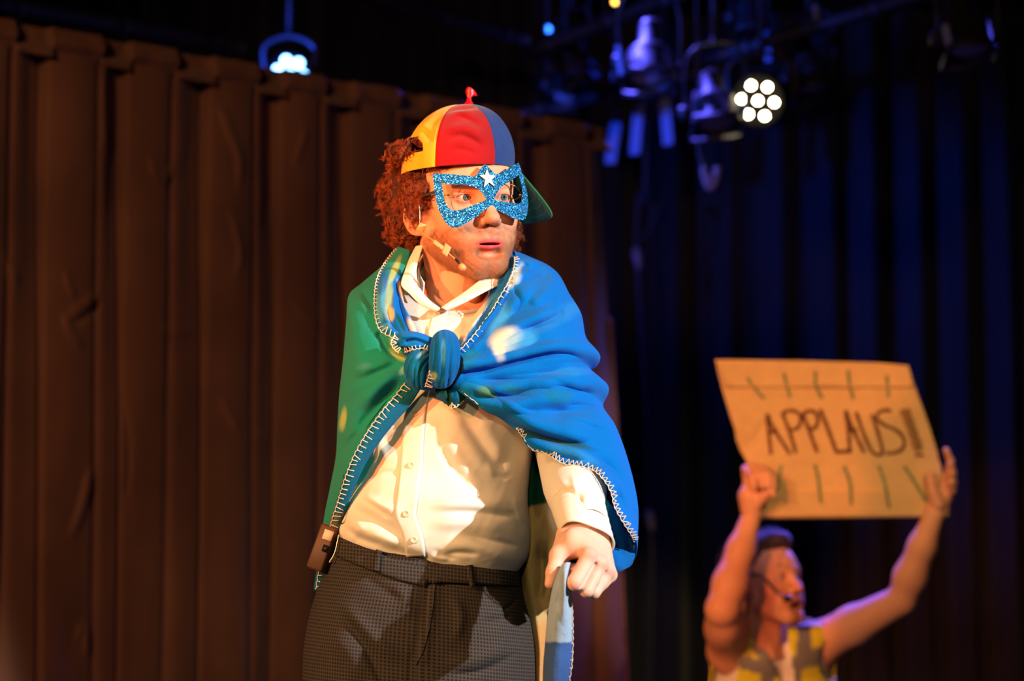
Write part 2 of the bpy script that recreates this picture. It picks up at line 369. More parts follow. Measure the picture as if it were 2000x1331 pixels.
# black backdrop drapes
M_navy = velvet('black_wool_serge', tuple(srgb(38, 38, 44)))
def drape(x0, x1, y, z0, z1, nm, label, per, amp, seed, m, n=None):
    e = empty(nm, ((x0+x1)/2, y, z0), label, 'curtain', 'black backdrop drapes'); L_ = x1-x0; n = n or int(L_/per*22); rs = np.random.RandomState(seed)
    U, Z = np.meshgrid(np.linspace(0, L_, n), np.linspace(z0, z1, 60), indexing='ij'); h = (z1-Z)/(z1-z0); w_ = 2*np.pi/per
    d = amp*np.sin(w_*U+1.6*np.sin(U*2.3+seed)+.25*np.sin(Z*1.1+U*3))*(.55+.45*np.sin(U*3.1+seed)**2)+.4*amp*np.sin(w_*2.3*U+seed)*h
    V = np.stack([x0+U, y-d, Z], -1); o = mesh('curtain_cloth', V, gridF(n, 60), m, e); add_mod(o, 'SOLIDIFY', thickness=.004); return e
for k, (x0, x1) in enumerate(((-1.6, .30), (.31, 1.42), (1.43, 2.6))):
    drape(x0, x1, 10.25+.05*(k % 2), FZ+.02, 3.6 if k else 4.2, 'backdrop_curtain', ['black backdrop drape hidden mostly behind the brown curtain', 'black backdrop drape with blue-lit folds between brown curtain and cardboard sign', 'black backdrop drape at the far right behind the cardboard sign'][k], (.23, .25, .21)[k], .085, 3+k, M_navy)
# ---------------------------------------------------------------- heads (local axes: x to the wearer's left, y forward, z up, origin between the ears at eye height)
def head_sdf(mouth_open=.0045, smile=0.):
    def f(p):
        q = p.copy(); q[:, 0] = np.sqrt(q[:, 0]**2+6e-6)-.0012
        d = s_ell(q, (0, -.018, .036), (.075, .094, .084))
        d = smin(d, s_ell(q, (0, .034, .018), (.060, .056, .062)), .03)           # forehead
        d = smin(d, s_ell(q, (0, .026, -.045), (.054, .058, .062)), .03)         # mid face
        d = smin(d, s_cap(q, (.050, -.002, -.058), (.016, .070, -.103), .017, .015), .030)   # jaw
        d = smin(d, s_sph(q, (.008, .071, -.101), .0180), .024)                    # chin
        d = smin(d, s_sph(q, (.043, .053, -.026), .020), .022)                    # cheek bone
        d = smin(d, s_ell(q, (.026, .060, -.058), (.026, .026, .028)), .02)       # cheek
        d = smin(d, s_cap(q, (.008, .085, .017), (.040, .071, .021), .008, .009), .012)      # brow ridge
        d = smax(d, -s_ell(q, (.0315, .097, -.001), (.0185, .020, .0125)), .014)   # socket
        d = smin(d, s_ell(q, (0, .070, -.064), (.027, .0245, .024)), .014)          # muzzle
        # nose
        d = smin(d, s_cap(q, (0, .083, .010), (0, .1035, -.030), .0065, .0085), .009)
        d = smin(d, s_ell(q, (0, .1065, -.0355), (.0098, .0100, .0088)), .006)
        d = smin(d, s_ell(q, (.0108, .0935, -.0385), (.0068, .0100, .0075)), .006)
        d = smax(d, -s_ell(q, (.0062, .0965, -.0470), (.0032, .0050, .0036)), .003)
        # lips
        d = smax(d, -s_cap(q, (0, .0975, -.0520), (0, .0965, -.0565), .0018), .004)
        d = smin(d, s_cap(q, (0.0045, .0908, -.0680), (.0235, .0775, -.0712), .0036, .0020), .0035)
        d = smin(d, s_cap(q, (0, .0900, -.0768-mouth_open), (.0215, .0785, -.0735-mouth_open*.3), .0063, .0027), .0040)
        d = smax(d, -s_ell(q, (0, .088, -.0716-mouth_open*.45), (.0165, .020, .0011+mouth_open*.5)), .0018)
        d = smax(d, -s_cap(q, (0, .0905, -.0880), (.012, .086, -.0865), .0045), .012)
        # eyelids: a shell around the eyeball, parted by an almond slit
        e = s_sph(q, (.0315, .0700, -.0005), .0139)
        slit = np.maximum(s_sph(q, (.0315, .078, -.0150), .0200), s_sph(q, (.0315, .078, .0112), .0172))
        lids = smax(e, -s_sph(q, (.0315, .0700, -.0005), .0118), .0006)
        lids = smin(lids, s_cap(q, (.018, .0795, .0085), (.045, .0735, .0075), .0032), .006)
        d = smin(d, lids, .004); d = smax(d, -np.maximum(slit, q[:, 1]*-1+.066), .0015)
        # ears
        ea = q-np.array([.0765, -.010, -.012]); ang = .35
        ey = ea[:, 1]*math.cos(ang)+ea[:, 0]*math.sin(ang)*1; ex = ea[:, 0]*math.cos(ang)+ea[:, 1]*math.sin(ang)
        E = np.stack([ex, ey, ea[:, 2]], -1)
        el = s_ell(E, (0, 0, -.004), (.0085, .0165, .027)); el = smin(el, s_ell(E, (-.001, .004, -.026), (.006, .010, .011)), .008)
        el = smax(el, -s_ell(E, (.009, .003, .003), (.007, .0115, .0195)), .004)
        el = smin(el, s_cap(E, (.001, .013, -.004), (.001, .012, -.010), .0035), .004)
        d = smin(d, el, .006)
        return d
    return f
def head_neck(f, jr=(.0, -.03, -.20), nr=.056):
    def g(p):
        q = p.copy(); q[:, 0] = np.abs(q[:, 0])
        d = f(p); n = s_cap(p, (0, -.030, -.05), jr, nr*.98, nr*1.08)
        n = smin(n, s_ell(p, (0, .030+jr[1]+.03, -.135), (.012, .014, .018)), .02)
        n = smin(n, s_cap(q, (.050, -.03, -.06), (.012, .030+jr[1]*.5, -.21), .009, .008), .015)
        return smin(d, n, .018)
    return g
def skin_tint(L, base, lip, flush, beard=None, bk=1.0):
    x, y, z = L[:, 0], L[:, 1], L[:, 2]; n = len(L); c = np.tile(base, (n, 1)).astype(float)
    g = lambda cx, cy, cz, r: np.exp(-(((np.abs(x)-cx)**2+(y-cy)**2+(z-cz)**2)/r**2))
    nz = fnoise(L, 160, 3)
    c = mix(c, flush, .40*g(0, .108, -.036, .016)+.30*g(.045, .058, -.040, .024)+.35*g(.078, -.01, -.012, .03))
    c = mix(c, flush*.8, .25*g(.03, .085, -.008, .012))
    c *= (1+.04*nz)[:, None]
    if beard is not None:
        m = sstep(-.030, -.052, z+.25*(np.abs(x)-.03)*(np.abs(x) > .03))*sstep(.0, .02, y+.25*np.abs(x))*(.8+.35*fnoise(L, 420, 5))
        m = np.maximum(m, .9*sstep(-.05, -.07, z)*sstep(-.01, .02, y)*(z > -.14)*sstep(-.142, -.125, z))
        m *= 1-.8*np.exp(-(((x)/.011)**2+((z+.088)/.004)**2)); m = np.where(np.abs(z+.100) < .02, m, m)
        m *= 1-.65*g(.030, .078, -.060, .014); c = mix(c, beard, np.clip(m*.72*bk, 0, .85))
    # lips
    u = np.clip(np.abs(x)/.0235, 0, 1); top = -.0644-.0056*u**2+.0010*np.exp(-(np.abs(x)-.005)**2/.00001); bot = -.0848+.0115*u**2
    l = sstep(0, .0012, top-z)*sstep(0, .0016, z-bot)*(np.abs(x) < .0240)*(y > .070); c = mix(c, lip, l*.9)
    c = mix(c, lip*.25, l*sstep(.085, .080, y)*(np.abs(z+.0725) < .006)*(np.abs(x) < .015))
    # brows
    by = .0215+.010*np.clip((np.abs(x)-.012)/.03, 0, 1)-.006*np.clip((np.abs(x)-.036)/.01, 0, 1)
    b = np.exp(-((z-by)/.0036)**2)*sstep(.010, .016, np.abs(x))*sstep(.050, .042, np.abs(x))*(y > .05)
    c = mix(c, srgb(120, 70, 45) if beard is None else beard*.9, .75*b*(.75+.3*fnoise(L, 900, 8)))
    c = mix(c, flush*.7, .5*np.exp(-((np.hypot((np.abs(x)-.0315)/.0155, (z+.0005)/.0085)-.9)/.25)**2)*(y > .06))
    return c
def rotz(a): return np.array([[math.cos(a), -math.sin(a), 0], [math.sin(a), math.cos(a), 0], [0, 0, 1.]])
def rotx(a): return np.array([[1., 0, 0], [0, math.cos(a), -math.sin(a)], [0, math.sin(a), math.cos(a)]])
def roty(a): return np.array([[math.cos(a), 0, math.sin(a)], [0, 1., 0], [-math.sin(a), 0, math.cos(a)]])
def head_matrix(yaw, pitch, roll, s):
    """columns = images of local x,y,z; yaw turns the face toward image right, pitch>0 looks up"""
    base = np.array([[1., 0, 0], [0, -1., 0], [0, 0, 1.]])          # x right, y toward the camera, z up (mirrored pair is fine: faces are flipped back)
    R = rotz(yaw)@base@roty(roll)@rotx(pitch); return R*s
def eyeball(parent, HM, HC, gaze, iris, name='eye'):
    for sx in (-1, 1):
        c = np.array([.0315*sx, .0700, -.0005]); g = np.array(gaze, float); g /= np.linalg.norm(g)
        V, F = lathe([(0.00001, .0119), (.0022, .0118), (.0022, .01185), (.0056, .0106), (.0058, .0104), (.0085, .0084), (.0115, .003), (.0119, 0), (.010, -.006), (.0001, -.0119)], (0, 0, 0), g, 20)
        r = np.linalg.norm(V-0, axis=1); ax = V@g; rr = np.sqrt(np.maximum(r*r-ax*ax, 0))
        col = np.tile(srgb(196, 180, 170), (len(V), 1)); col[rr < .0057] = iris; ring = (rr >= .0055) & (rr < .0057); col[ring] = iris*.5; col[rr < .0026] = (.004, .004, .004)
        n = 20; col[2*n:3*n] = iris*1.2; col[:2*n] = .004
        V = (V+c)@HM.T+HC
        o = mesh(name, V, F[:, ::-1], M_eye, parent, col=col)
M_eye = mat('wet_eye', rough=.06, attr=True, spec=.8)

HS = 1.03
HM1 = head_matrix(math.radians(25), math.radians(-2), math.radians(-4.5), HS)
HC1 = P(904, 383, 3.80); HC1[2] = P(912, 383, 3.73)[2]
def loc1(x, y, z): return np.stack(np.broadcast_arrays(x, y, z), -1)@HM1.T+HC1
man = empty('person', (-.12, 3.85, 0), 'curly haired man in a tied fleece cape, white shirt and checked trousers looking right', 'person')
hf = head_neck(head_sdf(.0016), (0.012, -.038, -.21), .055)
V, F = polygonize(hf, (-.105, -.125, -.225), (.105, .125, .13), .00155); V = refine(hf, V, 1)
headcol = skin_tint(V, srgb(226, 160, 128), srgb(196, 76, 82), srgb(222, 104, 82), srgb(128, 82, 52), 1.25)
head_world = V@HM1.T+HC1; head_F = F[:, ::-1]
# ---------------------------------------------------------------- cap, mask, glasses, headset, hair of the main figure
def solid(o, t, off=-1): return add_mod(o, 'SOLIDIFY', thickness=t, offset=off)
cap_c = P(894, 326, 3.80)
CT = roty(math.radians(-1))@rotx(math.radians(4))
cap = empty('cap', cap_c+np.array([0, 0, .09]), 'yellow, red and blue panelled cap worn backwards with green brim', 'cap')
CRX, CRY, CRZ = .0905, .104, .0975
CAPC = cap_c
def cap_pt(az, t, r=1.0):
    """az degrees, 0 toward the camera, + to image right; t 0 rim .. 1 crown"""
    t = np.asarray(t, float); az = np.radians(az-9*t)
    th = t*np.pi/2; h = np.cos(th)**.92; v = np.sin(th)**1.0
    squ = 1+.02*np.cos(2*az)
    p = np.stack([np.sin(az)*h*CRX*squ*r+.011*v, -np.cos(az)*h*CRY*r, v*CRZ*r-(1-t)*0.0+.004*(1-t)*np.sin(az*1)], -1)
    return p@CT.T+CAPC
M_capc = {}
for nm, c in (('yellow', srgb(246, 172, 32)), ('red', srgb(160, 2, 14)), ('blue', srgb(28, 58, 120)), ('green', srgb(18, 120, 78))):
    M_capc[nm] = mat(nm+'_cotton_twill', tuple(c), .85, spec=.2, bump=(1400, .0003, 2), vary=(60, .08), sheen=.2)
M_thread = mat('pale_thread', tuple(srgb(240, 205, 180)), .7)
cap_f = [(9, .006, [(865, 262), (900, 250), (935, 262), (958, 285)]), (8, -.006, [(862, 275), (900, 266), (930, 280), (950, 300)]), (6, -.004, [(885, 225), (915, 235), (940, 250)]), (7, .004, [(880, 215), (915, 224), (945, 240)]), (9, -.005, [(820, 255), (835, 262), (848, 280)]), (8, .004, [(805, 240), (825, 245), (845, 262)]), (6, -.003, [(800, 262), (825, 235), (850, 220)]), (6, -.004, [(962, 215), (985, 245), (996, 290)]), (6, .003, [(952, 225), (975, 260), (985, 310)]), (7, -.004, [(870, 300), (900, 292), (940, 305)])]
seams = [-81, -21, 41, 100, 160, 219]
for k, nm in enumerate(['yellow', 'red', 'blue', 'green', 'yellow', 'red']):
    a0, a1 = (seams[k], seams[(k+1) % 6]+(360 if k == 5 else 0))
    az, t = np.meshgrid(np.linspace(a0, a1, 121 if k == 0 else 61), np.linspace(-.06, 1, 130 if k == 0 else 64), indexing='ij')
    u = (az-a0)/(a1-a0); nz = fnoise(np.stack([np.sin(np.radians(az))*CRX, np.cos(np.radians(az))*CRY, t*CRZ], -1), 32, 11, 2)
    r = 1+.010*np.sin(np.pi*u)*np.cos(t*1.5)+.026*nz*np.sin(np.pi*np.clip(t, 0, 1))**.7-.010*np.exp(-(np.minimum(u, 1-u)/.035)**2)*(t < .97)
    if nm == 'red' and k == 1: r = r+.030*np.exp(-((t-.50-.10*u)/.07)**2)*np.sin(np.pi*u)-.030*np.exp(-((t-.62-.10*u)/.06)**2)*np.sin(np.pi*u)
    if k == 0: r = r-.035*np.exp(-((u-.8)/.2)**2-((t-.45)/.18)**2)
    V = cap_pt(az, t, r); V = toward(V, folds(V, cap_f)*(V[..., 1] < 3.80)); F = gridF(*az.shape)
    if k == 0:   # the fastening gap above the strap
        uc = (u[:-1, :-1]+u[1:, 1:])/2; tc_ = (t[:-1, :-1]+t[1:, 1:])/2
        hole = ((uc-.40)/.36)**2+(np.maximum(tc_-.115, 0)/.17)**2 < 1; hole &= (tc_ > .115)
        F = F[~hole.ravel()]
    o = mesh('crown_panel', V, F[:, ::-1], M_capc[nm], cap); o['label'] = nm+' crown panel'; solid(o, .0016)
    parts = []
    for s in (.045, .955):
        tt = np.linspace(0.0, .95, 46)
        for q in range(45):
            if k == 0 and s > 2: continue
            pa = cap_pt(a0+(a1-a0)*s, tt[q:q+2]*np.array([1, 1])-np.array([0, .008]), 1.0035); parts.append(sweep(np.linspace(pa[0], pa[1], 3), .00028, 4, cap=False))
    V, F = join(parts); mesh('seam_stitching', V, F, M_thread, cap, kind='stuff')
# strap with holes below the gap is the lower band of the yellow panel; add pegs
pg = []
for q in range(7):
    a = -74+q*6.2; c = cap_pt(a, .045+.018*(q % 2), 1.012); n = np.array([math.sin(math.radians(a)), -math.cos(math.radians(a)), 0]); pg.append(lathe([(.0001, .0008), (.0016, .0006), (.0022, 0), (.0022, -.003)], c, n, 10))
V, F = join(pg); mesh('strap_pegs', V, F[:, ::-1], M_capc['yellow'], cap, kind='stuff')
# brim behind
az, s = np.meshgrid(np.linspace(84, 184, 40), np.linspace(-.04, 1, 16), indexing='ij'); m_ = (az-134)/50
ext = np.clip(s, 0, 1)*.070*np.sqrt(np.clip(1-np.abs(m_)**6, 0.0, 1)); b0 = cap_pt(az, 0*az, .995)
d_ = np.stack([np.sin(np.radians(az*.72+134*.28)), -np.cos(np.radians(az*.72+134*.28)), 0*az], -1)
V = b0+d_*ext[..., None]; V[..., 2] -= ext*1.10+.05*ext*np.abs(m_)+.004+.010*(1-m_**2)*0
o = mesh('brim', V, gridF(40, 16), M_capc['green'], cap); o['label'] = 'green brim'; solid(o, .003)
st = []
for s_ in (.45, .6, .75, .9):
    q = catmull(V[2:38, int(s_*15)], 200); q = q-np.array([0, 0, .0035])
    for k in range(0, 198, 4): st.append(sweep(q[k:k+3], .0003, 4, cap=False))
V_, F_ = join(st); mesh('brim_stitching', V_, F_, M_thread, cap, kind='stuff')
# propeller blade stub on the crown
tp = cap_pt(0, 1.0); M_prop = mat('red_plastic', tuple(srgb(200, 6, 28)), .4, bump=(300, .0005, 2))
V, F = lathe([(.0001, .008), (.004, .0075), (.0045, .003), (.007, 0), (.008, -.006)], P(916, 201, tp[1]), (0, 0, 1), 16); mesh('propeller_hub', V, F[:, ::-1], M_prop, cap)
ol = [(914, 200), (912, 190), (909, 180), (911, 172), (916, 169.5), (923, 173), (930, 181), (932.5, 188), (928, 187.5), (922, 189), (919, 194), (918, 201)]
V, F, _ = plate(even(ol, 40, True).tolist(), [], 4, lambda x, y: P(x, y, tp[1]-.004+.02*((x-918)/20)**2), .0025)
mesh('propeller_blade', V, F, M_prop, cap)

# mask ------------------------------------------------------------
def mask_depth(px, py, lift=0.):
    """depth of a gently curved sheet standing in front of the eyes"""
    th = math.radians(25); k = 1.9; y0 = .1045+lift
    u = (px-1000)/FPX*3.70-HC1[0]-.0*(py-383)/1300
    a = -math.sin(th)*k*HS; b = math.cos(th)*HS; c = math.sin(th)*y0*HS-u; b = b
    x = (-b+np.sqrt(np.maximum(b*b-4*a*c, 1e-6)))/(2*a); y = y0-k*x*x+.10*np.maximum(0, (py-405)/1300)
    return HC1[1]+HS*(x*math.sin(th)-y*math.cos(th))
z = lambda L: [(820+a/5.119, 300+b/5.119) for a, b in L]
m_out = z([(130, 200), (215, 201), (300, 205), (430, 217), (550, 232), (575, 200), (600, 160), (652, 103), (700, 150), (765, 213), (870, 160), (985, 92), (1003, 130), (1020, 180), (1050, 300), (1070, 370), (1078, 430), (1083, 490), (1080, 540), (1076, 590), (1065, 630), (1050, 658), (1030, 668), (990, 664), (950, 655), (860, 610), (770, 560), (718, 522), (640, 575), (560, 640), (450, 705), (410, 728), (370, 740), (335, 742), (310, 735), (280, 715), (250, 680), (210, 610), (188, 560), (170, 500), (155, 430), (145, 360), (135, 280)])
m_l = z([(220, 298), (340, 310), (410, 312), (480, 318), (520, 327), (560, 340), (595, 363), (620, 390), (645, 425), (665, 460), (630, 480), (600, 490), (500, 530), (440, 552), (380, 568), (340, 571), (310, 562), (282, 538), (260, 500), (244, 450), (235, 400), (227, 350)])
m_r = z([(745, 465), (755, 430), (770, 400), (792, 362), (820, 330), (853, 305), (890, 285), (940, 255), (985, 212), (998, 245), (1010, 290), (1020, 345), (1025, 400), (1022, 445), (1015, 480), (1005, 495), (990, 500), (900, 490), (820, 478)])
def glitter():
    m = bpy.data.materials.new('blue_glitter_foam'); m.use_nodes = True; nt = m.node_tree; N = nt.nodes; L = nt.links; b = N['Principled BSDF']
    tc = N.new('ShaderNodeTexCoord'); v = N.new('ShaderNodeTexVoronoi'); v.inputs['Scale'].default_value = 1150; L.new(tc.outputs['Object'], v.inputs['Vector'])
    sep = N.new('ShaderNodeSeparateColor'); L.new(v.outputs['Color'], sep.inputs[0])
    r = N.new('ShaderNodeValToRGB'); e = r.color_ramp.elements; e[0].color = (.002, .07, .17, 1); e[1].position = .97; e[1].color = (.25, .90, 1., 1)
    k = e.new(.55); k.color = (.004, .13, .50, 1); k = e.new(.82); k.color = (.01, .30, .74, 1)
    L.new(sep.outputs[0], r.inputs[0]); L.new(r.outputs[0], b.inputs['Base Color'])
    g = N.new('ShaderNodeNewGeometry'); s1 = N.new('ShaderNodeVectorMath'); s1.operation = 'SUBTRACT'; s1.inputs[1].default_value = (.5, .5, .5); L.new(v.outputs['Color'], s1.inputs[0])
    s2 = N.new('ShaderNodeVectorMath'); s2.operation = 'SCALE'; s2.inputs['Scale'].default_value = 1.15; L.new(s1.outputs[0], s2.inputs[0])
    s3 = N.new('ShaderNodeVectorMath'); s3.operation = 'ADD'; L.new(g.outputs['Normal'], s3.inputs[0]); L.new(s2.outputs[0], s3.inputs[1])
    s4 = N.new('ShaderNodeVectorMath'); s4.operation = 'NORMALIZE'; L.new(s3.outputs[0], s4.inputs[0]); L.new(s4.outputs[0], b.inputs['Normal'])
    b.inputs['Metallic'].default_value = .65; b.inputs['Roughness'].default_value = .32
    return m
M_glit = glitter(); M_foam = mat('white_craft_foam', tuple(srgb(232, 222, 214)), .75)
maskE = empty('eye_mask', P(950, 390, 3.70), 'blue glitter eye mask with white star worn over glasses', 'mask')
V, F, _ = plate(m_out, [m_l, m_r], 5, lambda x, y: P(x, y, mask_depth(x, y)), .0022)
n2 = len(V)//2; o = mesh('mask_sheet', V, F, [M_glit, M_foam], maskE, smooth=False)
for p in o.data.polygons:
    if max(p.vertices) >= n2: p.material_index = 1
st5 = z([(672, 155), (697, 213), (762, 222), (718, 262), (748, 330), (694, 290), (640, 335), (655, 262), (596, 218), (652, 213)])
V, F, _ = plate(st5, [], 3, lambda x, y: P(x, y, mask_depth(x, y)-.0030), .0028); mesh('star', V, F, M_foam, maskE, smooth=False)['label'] = 'white star'
M_elastic = mat('black_elastic', (.01, .01, .01), .7)
def ribbon(pts, wdt, th=.0008, n=30, up=(0, 0, 1)): return sweep(catmull(PP(pts), n), wdt, 8, up, th/wdt)
V, F = ribbon([(849, 375, 3.722), (838, 379, 3.725), (826, 383, 3.732), (812, 389, 3.745), (795, 392, 3.77)], .0022); mesh('elastic_strap', V, F, M_elastic, maskE)
V, F = ribbon([(1028, 372, 3.745), (1026, 372, 3.80), (1012, 376, 3.86)], .0033); mesh('elastic_strap', V, F, M_elastic, maskE)

# glasses -----------------------------------------------------------
M_wire = mat('dark_gold_wire', tuple(srgb(120, 92, 60)), .28, .9)
M_lens = mat('spectacle_lens', (1, 1, 1), .0, trans=1.0); M_lens.node_tree.nodes['Principled BSDF'].inputs['IOR'].default_value = 1.02
gl = empty('glasses', P(945, 388, 3.72), 'thin gold wire-rimmed round glasses behind the eye mask', 'glasses')
for sx in (-1, 1):
    a = np.linspace(0, 2*np.pi, 64, endpoint=False); rx, rz = .0250, .0235
    ring = loc1(sx*.0340+rx*np.sign(np.cos(a))*np.abs(np.cos(a))**.88, .0895-.10*np.abs(sx*.034+rx*np.cos(a))**1.6, -.0045+rz*np.sign(np.sin(a))*np.abs(np.sin(a))**.88)
    R = np.concatenate([ring, ring[:2]]); V, F = sweep(R, .00062, 6, cap=False); rim = mesh('lens_rim', V, F, M_wire, gl)
    V, F = sweep(catmull(loc1(np.array([.0585, .062, .071, .076, .0775])*sx, np.array([.0835, .080, .055, .020, -.008]), np.array([.002, .004, .003, .002, .004])), 30), .0006, 6); mesh('temple_arm', V, F, M_wire, gl)
    V, F = box((0, 0, 0), (.004, .0022, .0026)); V = V@(HM1/HS).T+loc1(sx*.0600, .0820, .003); mesh('hinge', V, F, mat('bright_gold', tuple(srgb(220, 170, 90)), .25, .9), gl)
V, F = sweep(catmull(loc1(np.array([-.0095, -.004, .004, .0095]), np.array([.0885, .0915, .0915, .0885]), np.array([.002, .0045, .0045, .002])), 16), .0007, 6); mesh('bridge', V, F, M_wire, gl)

# headset microphone ----------------------------------------------------
M_beige = mat('beige_plastic', tuple(srgb(214, 160, 112)), .5); M_tape = mat('skin_tape', tuple(srgb(226, 160, 110)), .65, bump=(500, .0003))
hs = empty('headset_microphone', P(822, 445, 3.73), 'skin coloured headset microphone taped along his cheek', 'microphone')
boom = [(818, 392, 3.735), (820, 420, 3.733), (819, 446, 3.732), (828, 457, 3.727), (846, 470, 3.716), (866, 487, 3.704), (882, 500, 3.692), (893, 510, 3.684), (902, 519, 3.680)]
V, F = sweep(catmull(PP(boom[2:]), 50), .0009, 8); mesh('boom', V, F, M_beige, hs)
V, F = sweep(catmull(PP(boom[:3]), 20), .0006, 6); mesh('ear_hook', V, F, mat('steel_wire', (.3, .25, .2), .3, .9), hs)
a_, b_ = P(886, 503, 3.689), P(899, 517, 3.680); ax_ = (b_-a_)/np.linalg.norm(b_-a_)
V, F = lathe([(.0001, -.002), (.0016, -.002), (.0017, .004), (.0021, .0045), (.0021, .009), (.0012, .010)], P(891, 508, 3.684), ax_, 14); mesh('connector', V, F, M_black, hs)
V, F = lathe([(.0001, -.0045), (.0035, -.004), (.0050, -.001), (.0052, .003), (.0040, .0065), (.0001, .0075)], P(902, 521, 3.677), ax_, 18); mesh('microphone_capsule', V, F, M_beige, hs)
def tape(c, wv, hv, n, name='tape'):
    u, v = np.meshgrid(np.linspace(-1, 1, 9), np.linspace(-1, 1, 7), indexing='ij'); V = np.array(c)+u[..., None]*np.array(wv)+v[..., None]*np.array(hv)+np.array(n)*((1-u**2*.7)+.15*np.sin(7*u+3*v))[..., None]*.0016
    o = mesh(name, V, gridF(9, 7)[:, ::-1], M_tape, hs); solid(o, .0005); return o
ux, uz = np.array([1., 0, 0]), np.array([0, 0, 1.])
tape(P(823, 445, 3.728), ux*.0055-uz*.0018, uz*.0060+ux*.003, (0, -1, 0))
tape(P(858, 480, 3.706), (ux*.80-uz*.62)*.011, (ux*.5+uz*.7)*.0036, (0, -1, 0))
tape(P(872, 489, 3.697), (ux*.80-uz*.62)*.0055, (ux*.35+uz*.9)*.0085, (0, -1, 0))

# hair --------------------------------------------------------------
M_hair = mat('auburn_hair', tuple(srgb(120, 56, 28)), .42, attr=True, spec=.45)
M_hairin = mat('dark_hair_mass', tuple(srgb(60, 24, 12)), .9)
blobs = [((802, 395, 3.86), (.040, .060, .066)), ((784, 375, 3.86), (.030, .05, .036)), ((790, 425, 3.86), (.026, .05, .040)), ((812, 350, 3.83), (.044, .045, .026)),
         ((905, 390, 3.905), (.070, .045, .078)), ((972, 420, 3.88), (.022, .040, .038)), ((988, 448, 3.855), (.020, .035, .026)), ((805, 450, 3.86), (.024, .05, .024)), ((815, 286, 3.744), (.022, .028, .0150)), ((790, 298, 3.775), (.022, .03, .0125)), ((770, 302, 3.79), (.013, .02, .016)), ((822, 368, 3.765), (.022, .03, .034)), ((812, 400, 3.775), (.018, .03, .024))]
def hair_sdf(p):
    d = None
    for c, r in blobs:
        e = s_ell(p, P(*c), np.array(r)); d = e if d is None else smin(d, e, .012)
    return d+.0035*fnoise(p, 240, 4, 2)
lo, hi = P(720, 500, 3.75)-np.array([0, 0, .0]), P(1020, 250, 3.75)
V, F = polygonize(hair_sdf, (lo[0], 3.73, lo[2]), (hi[0], 4.0, hi[2]), .004)
hair = mesh('hair', V, F, M_hairin, man)
def curls(V, F, count, rs, thick=.00042, ln=(.008, .022), coil=(.0034, .0072), strands=8, sides=3, n=26, keep=None, turns=(1.3, 3.0)):
    A, B, C_ = V[F[:, 0]], V[F[:, 1]], V[F[:, 2]]; nr = np.cross(B-A, C_-A); ar = np.linalg.norm(nr, axis=1)+1e-12; nr = nr/ar[:, None]
    cen = V[F].mean(1)
    if keep is not None: ar = ar*keep(cen, nr)
    idx = rs.choice(len(F), count, p=ar/ar.sum()); out = []; cols = []
    t = np.linspace(0, 1, n)
    for i in idx:
        c, nn = cen[i], nr[i]; L = rs.uniform(*ln); R = rs.uniform(*coil); T = rs.uniform(*turns)*2*np.pi; ph = rs.rand()*6.28; sg = rs.choice([-1, 1])
        dr = nn*rs.uniform(.15, .7)+np.array([0, 0, -1.])*rs.uniform(-.1, 1.0)+rs.normal(size=3)*.45; dr -= nn*min(0, dr@nn); dr /= np.linalg.norm(dr)
        Fm = frame(dr, rs.normal(size=3)); shade = rs.uniform(.6, 1.45)
        for k in range(strands):
            ph2 = ph+rs.normal()*.16; R2 = R*(1+.18*rs.normal()); off = rs.normal(size=3)*.0010; env = np.minimum(1, .35+t*3)*(1-.35*t)
            q = c-nn*.004+off+Fm[:, 2]*(L*(1+.1*rs.normal())*t)[:, None]+env[:, None]*R2*(np.cos(sg*T*t+ph2)[:, None]*Fm[:, 0]+np.sin(sg*T*t+ph2)[:, None]*Fm[:, 1])-env[0]*0
            q[:, 2] -= .006*t*t
            out.append(q); cols.append(shade*(1+.15*rs.normal()))
    return np.array(out), np.array(cols)
def strands_mesh(Q, thick, sides=3, taper=.35):
    m, n, _ = Q.shape; T = np.gradient(Q, axis=1); T /= np.linalg.norm(T, axis=2, keepdims=True)+1e-12
    u = np.cross(T, np.array([.3, .9, .2])); u /= np.linalg.norm(u, axis=2, keepdims=True)+1e-12; v = np.cross(T, u)
    r = np.asarray(thick)*(1-(1-taper)*np.linspace(0, 1, n)**2); an = np.linspace(0, 2*np.pi, sides, endpoint=False)
    V = Q[:, :, None]+r[None, :, None, None]*(np.cos(an)[None, None, :, None]*u[:, :, None]+np.sin(an)[None, None, :, None]*v[:, :, None])
    F = gridF(n, sides, cb=True); F = (F[None]+np.arange(m)[:, None, None]*n*sides).reshape(-1, 4)
    return V.reshape(-1, 3), F
rs = np.random.RandomState(12)
def keep_side(c, n):
    x, y = PIX(c); k = ((x < 870) | (x > 955))*(n[:, 1] < .55)*1.; k *= ~((x > 846) & (y > 345) & (x < 960)); k *= ~((x > 815) & (y > 418) & (x < 960)); k *= ~((y < 328) & (y > 312) & (x > 780))
    return k*np.where(x > 955, .8, 1.)*np.where((x > 800) & (x < 870), 2.2, 1.)*np.where(y < 315, 1.2, 1)
Q, sh = curls(V, F, 860, rs, keep=keep_side)
xq, yq = PIX(Q); ok = ~(((xq > 852) & (xq < 985) & (yq > 338)).any(1)) & ~((xq > 822) & (yq > 415) & (xq < 975)).any(1) & ~((yq < 266).any(1)) & ~((xq > 842) & (yq < 326)).any(1)
Q, sh = Q[ok], sh[ok]
